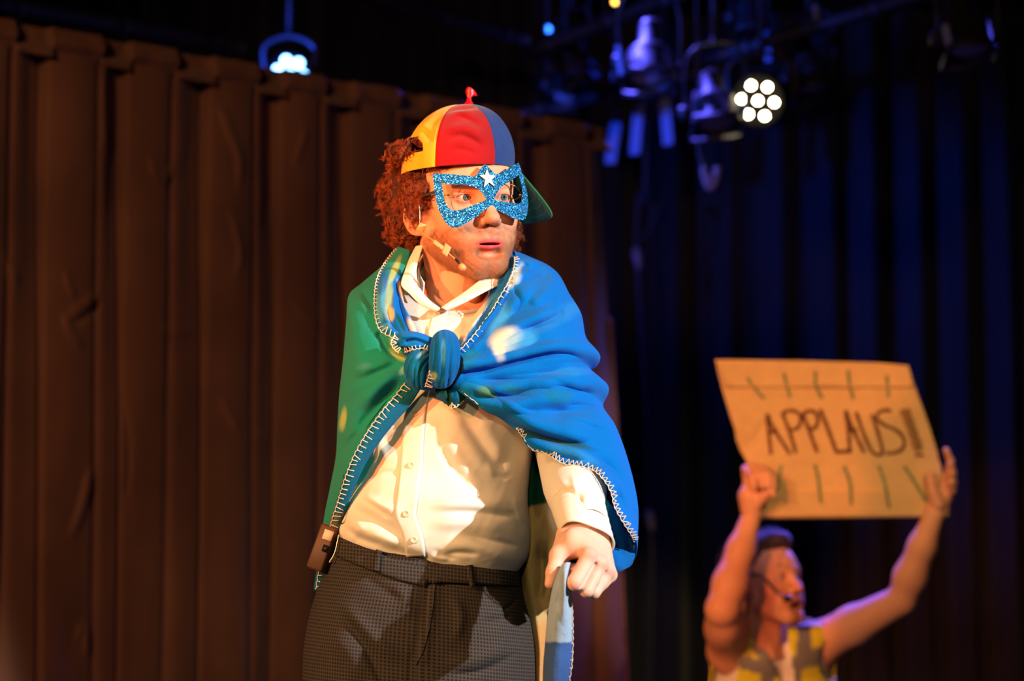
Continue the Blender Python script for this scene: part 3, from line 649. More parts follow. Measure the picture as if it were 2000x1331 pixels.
# a few short curls falling on the forehead below the cap
Q2 = []
for k in range(90):
    px = rs.uniform(835, 905)+0; c = P(px, 322-(905-px)*-.02, 3.722-.0*(px-835)); R = rs.uniform(.003, .0065); t = np.linspace(0, 1, 26); T = rs.uniform(.7, 1.3)*6.28; ph = rs.rand()*6.28
    L_ = rs.uniform(.004, .014)*(1.6 if px < 860 else .7)
    Q2.append(c+np.stack([R*np.cos(T*t+ph)*(.4+.6*t)+rs.normal()*.002-t*.004, -.004-.006*t+.002*np.sin(T*t), -L_*t+R*np.sin(T*t+ph)*(.4+.6*t)], -1))
Q = np.concatenate([Q, np.array(Q2)]); sh = np.r_[sh, np.full(90, .7)]
hv, hf_ = strands_mesh(Q, .00036); col = np.repeat(sh, 26*3)[:, None]*srgb(132, 62, 30)
mesh('curls', hv, hf_, M_hair, hair, col=np.clip(col, 0, 1), kind='stuff')
# beard stubble: short hairs on the jaw, cheeks and lip
HV, HF = head_world, head_F; Lc = (HV-HC1)@np.linalg.inv(HM1).T; fc = Lc[HF].mean(1)
bm = sstep(-.034, -.055, fc[:, 2]+.25*(np.abs(fc[:, 0])-.03)*(np.abs(fc[:, 0]) > .03))*sstep(-.01, .02, fc[:, 1])*sstep(-.150, -.12, fc[:, 2])
u_ = np.abs(fc[:, 0])/.0255; bm *= ~((u_ < 1) & (fc[:, 2] < -.0595) & (fc[:, 2] > -.0850+.012*u_**2)); bm *= 1-.7*np.exp(-((np.abs(fc[:, 0])-.030)**2+(fc[:, 2]+.060)**2)/.012**2)
A = HV[HF[:, 0]]; nr = np.cross(HV[HF[:, 1]]-A, HV[HF[:, 2]]-A); ar = np.linalg.norm(nr, axis=1)+1e-12; nr /= ar[:, None]
idx = rs.choice(len(HF), 14000, p=ar*bm/(ar*bm).sum()); c = HV[HF[idx]].mean(1)+rs.normal(size=(14000, 3))*.0005; dn = nr[idx]*.6+np.array([0, 0, -1.])*.8+rs.normal(size=(14000, 3))*.35
t = np.linspace(0, 1, 4)[None, :, None]; Q = c[:, None]+dn[:, None]*t*rs.uniform(.0010, .0024, (14000, 1, 1))
bv, bf = strands_mesh(Q, .00008, 3, .3); mesh('stubble', bv, bf, mat('beard_hair', tuple(srgb(168, 116, 76)), .5), man, kind='stuff')
# ---------------------------------------------------------------- shirt
def rows_tube(rows, n, m, ctr=None):
    """rows: (xl,yl,xr,yr,depth centre,depth radius,bow px) -> closed rings seen from the front"""
    R = catmull(np.array(rows, float), n); a = np.linspace(0, 2*np.pi, m, endpoint=False)
    s, c = np.sin(a), np.cos(a); ex = .82
    s_ = np.sign(s)*np.abs(s)**ex; c_ = np.sign(c)*np.abs(c)**ex
    px = (R[:, 0]+R[:, 2])[:, None]/2+(R[:, 2]-R[:, 0])[:, None]/2*s_
    py = (R[:, 1]+R[:, 3])[:, None]/2+(R[:, 3]-R[:, 1])[:, None]/2*s_-R[:, 6:7]*c_
    d = R[:, 4:5]-R[:, 5:6]*c_
    V = P(px, py, d); uv = np.stack([np.broadcast_to(a/(2*np.pi), px.shape), np.broadcast_to(np.linspace(0, 1, n)[:, None], px.shape)], -1)
    return V, uv
M_shirt = mat('cream_cotton', tuple(srgb(232, 227, 218)), .8, spec=.2, bump=(1700, .00012, 2), sheen=.1)
srow = [(790, 545, 985, 545, 3.84, .10, -62), (740, 570, 1040, 570, 3.84, .125, -48), (705, 620, 1075, 620, 3.83, .14, -22), (690, 700, 1080, 700, 3.82, .148, -6), (690, 800, 1062, 800, 3.82, .148, 0),
        (692, 860, 1042, 880, 3.82, .14, 0), (689, 910, 1034, 935, 3.82, .14, 0), (679, 955, 1031, 985, 3.81, .145, 0), (664, 992, 1036, 1030, 3.81, .145, -4), (657, 1018, 1035, 1066, 3.81, .142, -10),
        (656, 1036, 1030, 1088, 3.81, .136, -14), (660, 1049, 1018, 1107, 3.81, .124, -16), (672, 1062, 1004, 1124, 3.81, .112, -16), (676, 1085, 1000, 1150, 3.81, .108, -14)]
V, uv = rows_tube(srow, 300, 340)
nz = fnoise(V, 26, 21, 3)
fs = [ # wide folds radiating from the knot / bulging over the waistband
 (26, .010, [(700, 900), (740, 850), (790, 810)]), (14, -.007, [(745, 880), (770, 845), (800, 800)]), (10, .004, [(760, 910), (740, 870), (745, 840)]),
 (22, .010, [(690, 985), (740, 990), (790, 1010)]), (9, -.007, [(668, 990), (720, 1010), (770, 1040), (800, 1050)]), (16, .009, [(665, 1010), (720, 1042), (790, 1068)]),
 (7, -.006, [(662, 1022), (700, 1048), (760, 1068)], 1), (8, .004, [(700, 960), (740, 985), (780, 1000)]), (5, -.005, [(690, 965), (730, 990), (775, 1020)]), (12, .006, [(672, 1003), (700, 1030), (715, 1045)]),
 (14, .009, [(830, 990), (900, 985), (960, 985), (1010, 980)]), (8, -.008, [(850, 1003), (920, 1002), (980, 1008), (1025, 995)]), (16, .010, [(830, 1030), (900, 1020), (960, 1030), (1010, 1040)]),
 (7, -.007, [(900, 1040), (945, 1055), (985, 1062), (1030, 1070)]), (14, .008, [(850, 1065), (920, 1068), (980, 1085), (1025, 1092)]), (6, -.006, [(860, 1085), (900, 1080), (940, 1085)]),
 (20, .010, [(860, 780), (900, 850), (950, 920), (985, 960)]), (11, -.008, [(885, 780), (930, 850), (975, 915), (1000, 935)]), (16, .008, [(930, 800), (970, 870), (1005, 910)]), (10, -.007, [(1000, 860), (985, 900), (960, 930)]),
 (9, .007, [(945, 905), (975, 925), (1010, 940)]), (6, -.007, [(960, 925), (985, 932), (1005, 925)]), (9, -.007, [(1030, 900), (1022, 950), (1024, 985)]), (8, .006, [(1005, 960), (1012, 1000), (1028, 1030)]), (6, -.008, [(980, 1000), (1005, 1010), (1028, 1045)]),
 (14, .008, [(860, 830), (900, 900), (950, 960)]), (8, -.005, [(850, 850), (880, 910), (930, 965)]), (18, .006, [(720, 930), (760, 900), (790, 890)]), (7, -.004, [(700, 940), (750, 925), (795, 930)]),
 (8, -.006, [(700, 1055), (760, 1072), (830, 1092)], 0), (5, .004, [(835, 1080), (850, 1090), (880, 1094)]), (5, -.004, [(845, 1070), (870, 1088), (900, 1092)]), (10, .005, [(880, 640), (900, 660), (890, 700)]), (8, -.005, [(900, 620), (915, 640), (905, 680)]), (6, -.003, [(805, 620), (830, 640), (835, 680)])]
front = np.clip(np.cos(uv[..., 0]*2*np.pi)*3, 0, 1)
V = toward(V, (folds(V, fs)*.75+.0016*nz+.0008*fnoise(V, 110, 22, 2))*front)
shirt = mesh('shirt', V, gridF(300, 340, cb=True)[:, ::-1], M_shirt, man)
shirt_V = V
_vx, _vy = PIX(V[:, np.r_[0:85, 255:340]]); _vd = V[:, np.r_[0:85, 255:340], 1]
def on_shirt(px, py, lift=0.):
    px = np.atleast_1d(np.asarray(px, float)); py = np.atleast_1d(np.asarray(py, float)); out = np.empty(px.shape)
    X, Y, D = _vx.ravel(), _vy.ravel(), _vd.ravel()
    for i in np.ndindex(px.shape):
        d2 = (X-px[i])**2+(Y-py[i])**2; k = np.argpartition(d2, 5)[:5]; w_ = 1/(d2[k]+.5); out[i] = (D[k]*w_).sum()/w_.sum()
    return P(px, py, out-lift)
# placket
pl = even(np.array([(862, 606), (853, 640), (845, 680), (826, 740), (812, 800), (806, 860), (803, 910), (797, 960), (792, 1005), (800, 1030), (808, 1055), (812, 1088)], float), 110)
pw = np.interp(pl[:, 1], [606, 700, 800, 900, 1010, 1030, 1090], [13, 17, 20, 21, 20, 19, 18])
s = np.linspace(-1, 1, 13); gx = pl[:, 0:1]+pw[:, None]*s[None]; gy = pl[:, 1:2]+0*gx
V = on_shirt(gx, gy, 0); V = toward(V, (.0030-.0022*np.abs(s)**8+.0010*np.exp(-((np.abs(s)-.80)/.07)**2))[None]*np.ones_like(gx)+.0004)
o = mesh('placket', V, gridF(110, 13)[:, ::-1], M_shirt, shirt); solid(o, .0012)
M_button = mat('pearl_button', tuple(srgb(232, 215, 185)), .25, coat=.4); M_bthread = mat('button_thread', tuple(srgb(200, 185, 150)), .8)
for bx_, by_ in ((854, 614), (811, 806), (803, 909), (793, 1004), (808, 1055)):
    c = on_shirt(bx_, by_)[0]; c = toward(c, .0052); r = 6.6/1275
    n_ = np.array([.02, -1, -.02]); V, F = lathe([(.0001, .0004), (r*.55, .0003), (r*.62, .0012), (r*.9, .0013), (r, .0006), (r*.98, -.0008), (.0001, -.001)], c, n_, 28)
    b_o = mesh('button', V, F, M_button, shirt); hp = []
    for a in (45, 135, 225, 315):
        q = c+np.array([math.cos(math.radians(a)), 0, math.sin(math.radians(a))])*r*.26-np.array([0, .0006, 0]); hp.append(lathe([(.0001, 0), (.0006, 0), (.0006, -.0003)], q, n_, 8))
    V, F = join(hp); mesh('button_hole', V, F, M_bthread, b_o, kind='stuff')
# stitched seam beside the placket and chest details
# collar: two turned-down leaves and the stand
def leaf(inner, outer, n=50, m=16, bulge=.006, name='collar_leaf'):
    A, B = even(PP(inner), n), even(PP(outer), n); s = np.linspace(0, 1, m)[None, :, None]; V = A[:, None]*(1-s)+B[:, None]*s
    V = toward(V, bulge*np.sin(np.pi*s[..., 0])*np.ones((n, m))); o = mesh(name, V, gridF(n, m)[:, ::-1], M_shirt, shirt); solid(o, .0022); add_mod(o, 'SUBSURF', levels=1, render_levels=1); return o
leaf([(826, 478, 3.80), (820, 500, 3.772), (814, 530, 3.752), (820, 560, 3.724), (838, 584, 3.702), (861, 602, 3.690)],
     [(812, 480, 3.825), (799, 505, 3.790), (789, 532, 3.752), (783, 556, 3.722), (799, 574, 3.706), (822, 597, 3.694), (852, 610, 3.686)])
leaf([(976, 500, 3.80), (970, 522, 3.775), (940, 547, 3.745), (905, 574, 3.712), (878, 592, 3.695), (862, 603, 3.690)],
     [(988, 500, 3.80), (987, 530, 3.772), (978, 556, 3.742), (958, 566, 3.712), (930, 580, 3.702), (900, 594, 3.694), (872, 606, 3.688)])
a = np.linspace(np.radians(58), np.radians(302), 90); s = np.linspace(0, 1, 8)[:, None]
V = P(891+(75-3*s)*np.sin(a)[None], 549+55*np.cos(a)[None]-26*s, 3.800-(.100-.004*s)*np.cos(a)[None]); o = mesh('collar_stand', V, gridF(8, 90), M_shirt, shirt); solid(o, .0022)
# sleeve of his left arm and the cuff
sl = even(PP([(1040, 690, 3.85), (1075, 790, 3.83), (1102, 860, 3.795), (1118, 920, 3.700), (1128, 975, 3.580), (1142, 1030, 3.530)]), 120)
rad = np.interp(np.linspace(0, 1, 120), [0, .4, .6, .72, .82, .92, 1], [.050, .050, .050, .049, .045, .037, .034])
V, F = sweep(sl, rad, 72, up=(0, -1, 0), cap=False); V = V.reshape(120, 72, 3)
fsl = [(9, .008, [(1085, 935), (1110, 950), (1140, 945)]), (6, -.008, [(1080, 955), (1105, 965), (1125, 960)]), (8, .007, [(1085, 985), (1100, 1005), (1112, 1020)]), (7, -.007, [(1095, 990), (1115, 985), (1140, 975)]),
       (8, .006, [(1120, 990), (1140, 975), (1165, 965)]), (5, -.006, [(1125, 965), (1135, 980), (1120, 995)]), (6, -.005, [(1140, 940), (1165, 950), (1180, 975)]), (6, .006, [(1115, 925), (1122, 945), (1122, 960)])]
V = toward(V, folds(V, fsl)*sstep(.012, -.012, V[..., 1]-sl[:, None, 1])+.002*fnoise(V, 60, 9))
mesh('sleeve', V, gridF(120, 72, cb=True)[:, ::-1], M_shirt, shirt)
cf = even(PP([(1128, 985, 3.572), (1136, 1015, 3.545), (1147, 1052, 3.520)]), 20); V, F = sweep(cf, np.linspace(.0395, .0375, 20)+.0006*np.sin(np.linspace(0, 40, 20)), 64, up=(0, -1, 0), cap=False)
V = V.reshape(20, 64, 3); tw = np.linspace(0, 1, 20)[:, None]*.016*np.cos(np.arctan2(V[..., 2]-cf[:, None, 2], V[..., 0]-cf[:, None, 0])-.4); V = V+np.array([.22, 0, -.95])*tw[..., None]
o = mesh('cuff', V, gridF(20, 64, cb=True)[:, ::-1], M_shirt, shirt); solid(o, .0024)
# ---------------------------------------------------------------- trousers
def check_mat():
    m = bpy.data.materials.new('dark_checked_wool'); m.use_nodes = True; nt = m.node_tree; N = nt.nodes; L = nt.links; b = N['Principled BSDF']; b.inputs['Roughness'].default_value = .85; b.inputs['Specular IOR Level'].default_value = .2
    uvn = N.new('ShaderNodeUVMap'); sp = N.new('ShaderNodeSeparateXYZ'); L.new(uvn.outputs[0], sp.inputs[0])
    def M(op, a, b_=None, c=None):
        n = N.new('ShaderNodeMath'); n.operation = op
        for i, v in enumerate((a, b_, c)):
            if v is None: continue
            if isinstance(v, (int, float)): n.inputs[i].default_value = v
            else: L.new(v, n.inputs[i])
        return n.outputs[0]
    out = []
    for k in (0, 1):
        x = M('MULTIPLY', sp.outputs[k], 1/.0056); f = M('FRACT', x); d = M('ABSOLUTE', M('SUBTRACT', f, .5)); out.append((M('LESS_THAN', d, .26), M('LESS_THAN', M('ABSOLUTE', M('SUBTRACT', d, .40)), .05)))
    dark = M('MULTIPLY', out[0][0], out[1][0]); line = M('MAXIMUM', out[0][1], out[1][1])
    wv = N.new('ShaderNodeTexNoise'); wv.inputs['Scale'].default_value = 1500; tc = N.new('ShaderNodeTexCoord'); L.new(tc.outputs['Object'], wv.inputs['Vector'])
    m1 = N.new('ShaderNodeMix'); m1.data_type = 'RGBA'; m1.inputs[6].default_value = (.050, .041, .039, 1); m1.inputs[7].default_value = (.024, .020, .021, 1); L.new(dark, m1.inputs[0])
    m2 = N.new('ShaderNodeMix'); m2.data_type = 'RGBA'; m2.inputs[7].default_value = (.125, .102, .095, 1); L.new(M('MULTIPLY', line, .75), m2.inputs[0]); L.new(m1.outputs[2], m2.inputs[6])
    m3 = N.new('ShaderNodeMix'); m3.data_type = 'RGBA'; m3.blend_type = 'MULTIPLY'; m3.inputs[0].default_value = .6; L.new(m2.outputs[2], m3.inputs[6]); L.new(wv.outputs[1], m3.inputs[7]); L.new(m3.outputs[2], b.inputs['Base Color'])
    bp = N.new('ShaderNodeBump'); bp.inputs['Distance'].default_value = .0003; L.new(wv.outputs[0], bp.inputs['Height']); L.new(bp.outputs[0], b.inputs['Normal']); return m
M_check = check_mat()
trow = [(652, 1043, 1014, 1112, 3.82, .130, -14), (646, 1068, 1016, 1128, 3.82, .132, -14), (636, 1100, 1018, 1148, 3.82, .136, -12), (622, 1145, 1026, 1180, 3.82, .142, -8), (606, 1195, 1036, 1215, 3.82, .146, -4),
        (595, 1250, 1043, 1262, 3.82, .146, 0), (591, 1300, 1045, 1305, 3.82, .142, 0), (592, 1350, 1044, 1350, 3.82, .136, 0), (606, 1400, 1032, 1400, 3.82, .112, 0), (650, 1440, 990, 1440, 3.82, .07, 0)]
V, uv = rows_tube(trow, 260, 300)
wl = 2*np.pi*.165; uvs = np.stack([(uv[..., 0]-.5*(uv[..., 0] > 2))*wl, V[..., 2]*1.0+.11*(V[..., 0]+.1)], -1)
ft = [(6, -.004, [(838, 1140), (832, 1175), (822, 1230), (806, 1290), (802, 1331)], 0), (9, .004, [(850, 1140), (846, 1180), (838, 1230), (825, 1290)], 0), (14, .007, [(660, 1170), (700, 1215), (745, 1260), (790, 1300)]), (8, -.007, [(650, 1185), (690, 1230), (720, 1275), (745, 1331)], 3),
      (20, .008, [(640, 1230), (690, 1290), (700, 1340)]), (16, .006, [(860, 1300), (930, 1290), (1000, 1260)]), (6, -.005, [(870, 1320), (940, 1310), (1020, 1270)]), (10, -.005, [(1000, 1195), (980, 1210), (940, 1218)]), (10, .005, [(880, 1160), (900, 1200), (890, 1260)]),
      (3.5, -.003, [(1012, 1160), (1000, 1180), (985, 1192)], 0), (10, -.004, [(700, 1120), (760, 1160), (800, 1180)]), (14, .005, [(760, 1130), (790, 1170), (800, 1220)])]
front = np.clip(np.cos(uv[..., 0]*2*np.pi)*3, 0, 1)
V = toward(V, (folds(V, ft)+.002*fnoise(V, 30, 5))*front); tro_front = V
trous = mesh('trousers', V, gridF(260, 300, cb=True)[:, ::-1], M_check, man, uv=uvs)
_tx, _ty = PIX(V[:, np.r_[0:75, 225:300]]); _td = V[:, np.r_[0:75, 225:300], 1]
def on_tro(px, py, lift=0.):
    px = np.atleast_1d(np.asarray(px, float)); py = np.atleast_1d(np.asarray(py, float)); out = np.empty(px.shape)
    for i in np.ndindex(px.shape):
        d2 = (_tx-px[i])**2+(_ty-py[i])**2; k = np.argmin(d2); out[i] = _td.flat[k]
    return P(px, py, out-lift)
# legs below the frame, shoes
for sx, cx in ((-1, 708), (1, 930)):
    top = P(cx, 1330, 3.82); pth = catmull(np.array([top+np.array([sx*-.004, 0, .05]), top+np.array([.0, .0, -.12]), [top[0]+sx*.02, 3.83, .48], [top[0]+sx*.035, 3.86, .12], [top[0]+sx*.035, 3.86, .045]]), 60)
    V, F = sweep(pth, np.interp(np.linspace(0, 1, 60), [0, .15, .5, .9, 1], [.080, .098, .074, .062, .066]), 48, cap=False)
    V = V.reshape(60, 48, 3)+.004*fnoise(V.reshape(60, 48, 3), 22, 3)[..., None]*np.array([1, 1, 0]); a = np.linspace(0, .5, 48); mesh('trouser_leg', V, gridF(60, 48, cb=True)[:, ::-1], M_check, trous, uv=np.stack(np.broadcast_arrays(a[None], V[..., 2]), -1))
    fx = top[0]+sx*.035
    def shoe(p, fx=fx):
        d = s_ell(p, (fx, 3.79, .045), (.046, .085, .042)); d = smin(d, s_ell(p, (fx, 3.875, .06), (.038, .045, .055)), .03)
        d = smin(d, s_ell(p, (fx, 3.74, .03), (.045, .07, .030)), .03); return np.maximum(d, .002-p[:, 2])
    V, F = polygonize(shoe, (fx-.07, 3.64, -.01), (fx+.07, 3.95, .14), .006); sh_o = mesh('shoe', V, F, mat('brown_leather', (.05, .022, .012), .35), man)
# waistband, belt loops, fly
wb = [(648, 1052), (700, 1077), (760, 1098), (800, 1108), (838, 1116), (880, 1118), (930, 1120), (980, 1122), (1016, 1122)]
def band(line, half, nm, lift, n=150, m=9, parent=trous, material=None, th=.003, uvk=True):
    q = even(np.array(line, float), n); T = np.gradient(q, axis=0); T /= np.linalg.norm(T, axis=1, keepdims=True); N_ = np.stack([-T[:, 1], T[:, 0]], 1); s = np.linspace(-1, 1, m)
    hf_w = np.broadcast_to(np.asarray(half, float), (n,)); g = q[:, None]+N_[:, None]*s[None, :, None]*hf_w[:, None, None]
    V = on_tro(g[..., 0], g[..., 1], 0); V = toward(V, (lift-(lift*.6)*np.abs(s)**6)[None]*np.ones((n, m)))
    uvq = np.stack([V[..., 0]*1.08, V[..., 2]*1.0+.11*(V[..., 0]+.1)], -1); o = mesh(nm, V, gridF(n, m)[:, ::-1], material or M_check, parent, uv=uvq); solid(o, th); return o
band([(654, 1066), (700, 1086), (760, 1109), (800, 1121), (836, 1129)], 19, 'waistband', .006)
band([(836, 1122), (860, 1122), (880, 1122), (925, 1124), (975, 1127), (1014, 1127)], 19, 'waistband', .0085)
for L_ in ([(741, 1075), (737, 1092), (734, 1115)], [(917, 1104), (919, 1124), (923, 1146)]): band(L_, 6.5, 'belt_loop', .014, 24, 7)
band([(850, 1143), (846, 1180), (838, 1230), (825, 1275), (812, 1300)], 1.0, 'fly_seam', .0016, 60, 5, th=.001)
band([(660, 1090), (720, 1112), (780, 1134), (832, 1147)], 1.0, 'waist_seam', .0016, 60, 3, th=.001)
# ---------------------------------------------------------------- his left hand gripping the fleece
W = lambda *a: P(*a)
def hand_sdf(p):
    wr = P(1140, 1010, 3.545); mcp = [P(1150, 1090, 3.468), P(1172, 1105, 3.478), P(1187, 1118, 3.494), P(1192, 1125, 3.516)]
    fk = [P(1123, 1139, 3.445), P(1146, 1154, 3.455), P(1160, 1158, 3.473), P(1166, 1152, 3.497)]
    fd = [P(1118, 1129, 3.484), P(1128, 1143, 3.486), P(1143, 1148, 3.500), P(1152, 1142, 3.515)]
    ft = [P(1122, 1112, 3.500), P(1124, 1122, 3.502), P(1136, 1128, 3.515), P(1146, 1126, 3.525)]
    cmc = P(1110, 1048, 3.520); tm = P(1091, 1086, 3.490); ti = P(1081, 1117, 3.478); tt = P(1073.5, 1141, 3.476)
    d = s_cap(p, wr+(wr-mcp[1])*.8, wr, .0275, .0275)
    for k in range(4):
        d = smin(d, s_cap(p, wr+(mcp[k]-wr)*.15+np.array([(k-1.5)*.006, 0, 0]), mcp[k], .0185, .0118-.0008*k), .012)
    d = smin(d, s_chain(p, [P(1124, 1030, 3.53), cmc, tm, ti, tt], [.020, .0170, .0125, .0102, .0073], .006), .010)
    d = smin(d, s_ell(p, P(1120, 1062, 3.492), (.018, .018, .022)), .012)
    d = smax(d, -s_ell(p, P(1118, 1100, 3.462), (.0075, .014, .012)), .006)
    for k in range(4):
        r = [.0118, .0106, .0098, .0086][k]
        d = smin(d, s_chain(p, [mcp[k], mcp[k]*.45+fk[k]*.55, fk[k]], [r*1.05, r*.97, r*1.0], .003), .0035)
        d = np.minimum(d, s_chain(p, [fk[k], fd[k], ft[k]], [r*.99, r*.85, r*.72], .002)) if k else smin(d, s_chain(p, [fk[k], fd[k], ft[k]], [r*.99, r*.85, r*.72], .002), .001)
    for k in range(4): d = smin(d, s_sph(p, mcp[k]+np.array([0, -.004, .004]), .0085-.0006*k), .008)
    # grooves between the knuckles and tendons
    for k in range(3):
        d = smax(d, -s_cap(p, (mcp[k]+mcp[k+1])/2+np.array([0, -.0095, -.003]), (fk[k]+fk[k+1])/2+np.array([0, -.0095, 0]), .0022), .0035)
    # creases over thumb joints
    for c in ((1082, 1113, 3.470), (1081, 1118, 3.470), (1083, 1108, 3.470)):
        q = P(*c); d = d+.0006*np.exp(-(((p-q)@np.array([.30, 0, .95]))/.0010)**2)*(np.linalg.norm(p-q, axis=1) < .016)
    nd = P(1070, 1140, 3.469); d = smax(d, -s_ell(p, nd+np.array([-.0035, -.006, 0]), (.0042, .0035, .0068)), .0008)
    return d
lo = P(1055, 1185, 3.40); hi = P(1215, 985, 3.60)
hV, hF = polygonize(hand_sdf, (lo[0], 3.41, lo[2]), (hi[0], 3.60, hi[2]), .0013); hV = refine(hand_sdf, hV, 1)
hcol = np.tile(srgb(232, 184, 166), (len(hV), 1)).astype(float); hx, hy = PIX(hV)
def gp(x, y, r): return np.exp(-((hx-x)**2+(hy-y)**2)/r**2)
red = .55*gp(1118, 1092, 14)+.35*gp(1155, 1087, 12)+.3*gp(1177, 1107, 11)+.3*gp(1192, 1120, 9)+.45*gp(1070, 1148, 8)+.25*gp(1125, 1142, 14)+.2*gp(1080, 1116, 8)
hcol = mix(hcol, srgb(214, 84, 66), np.clip(red, 0, .8)); hcol *= (1+.05*fnoise(hV, 120, 6))[:, None]
nl = (gp(1066.5, 1143, 6) > .5)&(hV[:, 1] < 3.474); hcol[nl] = srgb(236, 180, 160)
# upper body under the clothes: torso, shoulders and both arms
def torso_sdf(p):
    d = s_ell(p, (-.09, 3.85, 1.36), (.135, .085, .17)); d = smin(d, s_ell(p, (-.11, 3.84, 1.13), (.125, .09, .13)), .06)
    shL, shR = np.array([.035, 3.88, 1.455]), np.array([-.195, 3.88, 1.455])
    d = smin(d, s_cap(p, shR, shL, .048), .05); d = smin(d, s_cap(p, (-.09, 3.85, 1.46), HC1+np.array([0, .03, -.11]), .058, .054), .03)
    e = P(1118, 860, 3.73); d = smin(d, s_chain(p, [shL, e, P(1130, 985, 3.58), P(1140, 1015, 3.545)], [.042, .034, .028, .026], .01), .03)
    d = smin(d, s_chain(p, [shR, (-.215, 3.93, 1.22), (-.20, 3.96, 1.08)], [.040, .034, .028], .01), .03); return d
tV, tF = polygonize(torso_sdf, (-.36, 3.48, .98), (.20, 4.05, 1.66), .012)
bV, bF = join([(head_world, head_F), (hV, hF), (tV, tF)]); bC = np.concatenate([headcol, hcol, np.tile(srgb(222, 160, 130), (len(tV), 1))])
mesh('body', bV, bF, M_skin, man, col=bC)
eyeball(man, HM1, HC1, (.10, 1, .0), srgb(70, 82, 76))
# ---------------------------------------------------------------- the fleece blanket tied as a cape
cape = empty('cape', P(870, 720, 3.62), 'blue and green fleece blanket with blanket-stitched edge knotted as a cape', 'cape')
def fleece():
    m = mat('tie_dyed_fleece', (.1, .3, .7), .95, spec=.05, attr=True, sheen=.05); nt = m.node_tree; N = nt.nodes; L = nt.links; b = N['Principled BSDF']
    tc = N.new('ShaderNodeTexCoord'); h = None
    for sc, st, dt in ((650, .0011, 3), (2200, .0006, 2)):
        n = N.new('ShaderNodeTexNoise'); n.inputs['Scale'].default_value = sc; n.inputs['Detail'].default_value = dt; L.new(tc.outputs['Object'], n.inputs['Vector'])
        bp = N.new('ShaderNodeBump'); bp.inputs['Distance'].default_value = st; L.new(n.outputs[0], bp.inputs['Height'])
        if h: L.new(h, bp.inputs['Normal'])
        h = bp.outputs[0]
    L.new(h, b.inputs['Normal']); return m
M_fleece = fleece(); M_yarn = mat('cream_yarn', tuple(srgb(240, 215, 195)), .75)
cBLUE, cGREEN, cTEAL, cCREAM, cLIGHT, cLIME, cDGREEN = srgb(0, 114, 208), srgb(22, 142, 132), srgb(14, 128, 160), srgb(238, 232, 205), srgb(70, 170, 225), srgb(160, 198, 125), srgb(8, 80, 62)
def dye(V, base, spots):
    x, y = PIX(V); c = np.tile(np.asarray(base, float), x.shape+(1,)) if np.ndim(base) == 1 else base; nz = fnoise(V, 55, 31)*.22
    for (sx, sy, rx, ry, ang, col, k) in spots:
        a = math.radians(ang); u = ((x-sx)*math.cos(a)+(y-sy)*math.sin(a))/rx; v = (-(x-sx)*math.sin(a)+(y-sy)*math.cos(a))/ry
        c = mix(c, col, k*sstep(1.15, .45, np.sqrt(u*u+v*v)+nz))
    return c
def rays(R, n, m, wraps=None, mw=14):
    """R: list of rays, each a list of (px,py,d); resampled to m points, splined across to n; wraps extend behind"""
    G = np.stack([even(PP(r), m) for r in R]); 
    if wraps is not None:
        W_ = []
        for r, w_ in zip(R, wraps):
            q = PP([r[-2], r[-1]]+list(w_)); c = catmull(q, 8*len(q)); k = int(np.argmin(np.linalg.norm(c-q[1], axis=1))); W_.append(even(c[k:], mw+1)[1:])
        G = np.concatenate([G, np.stack(W_)], 1)
    return catmull(G, n)
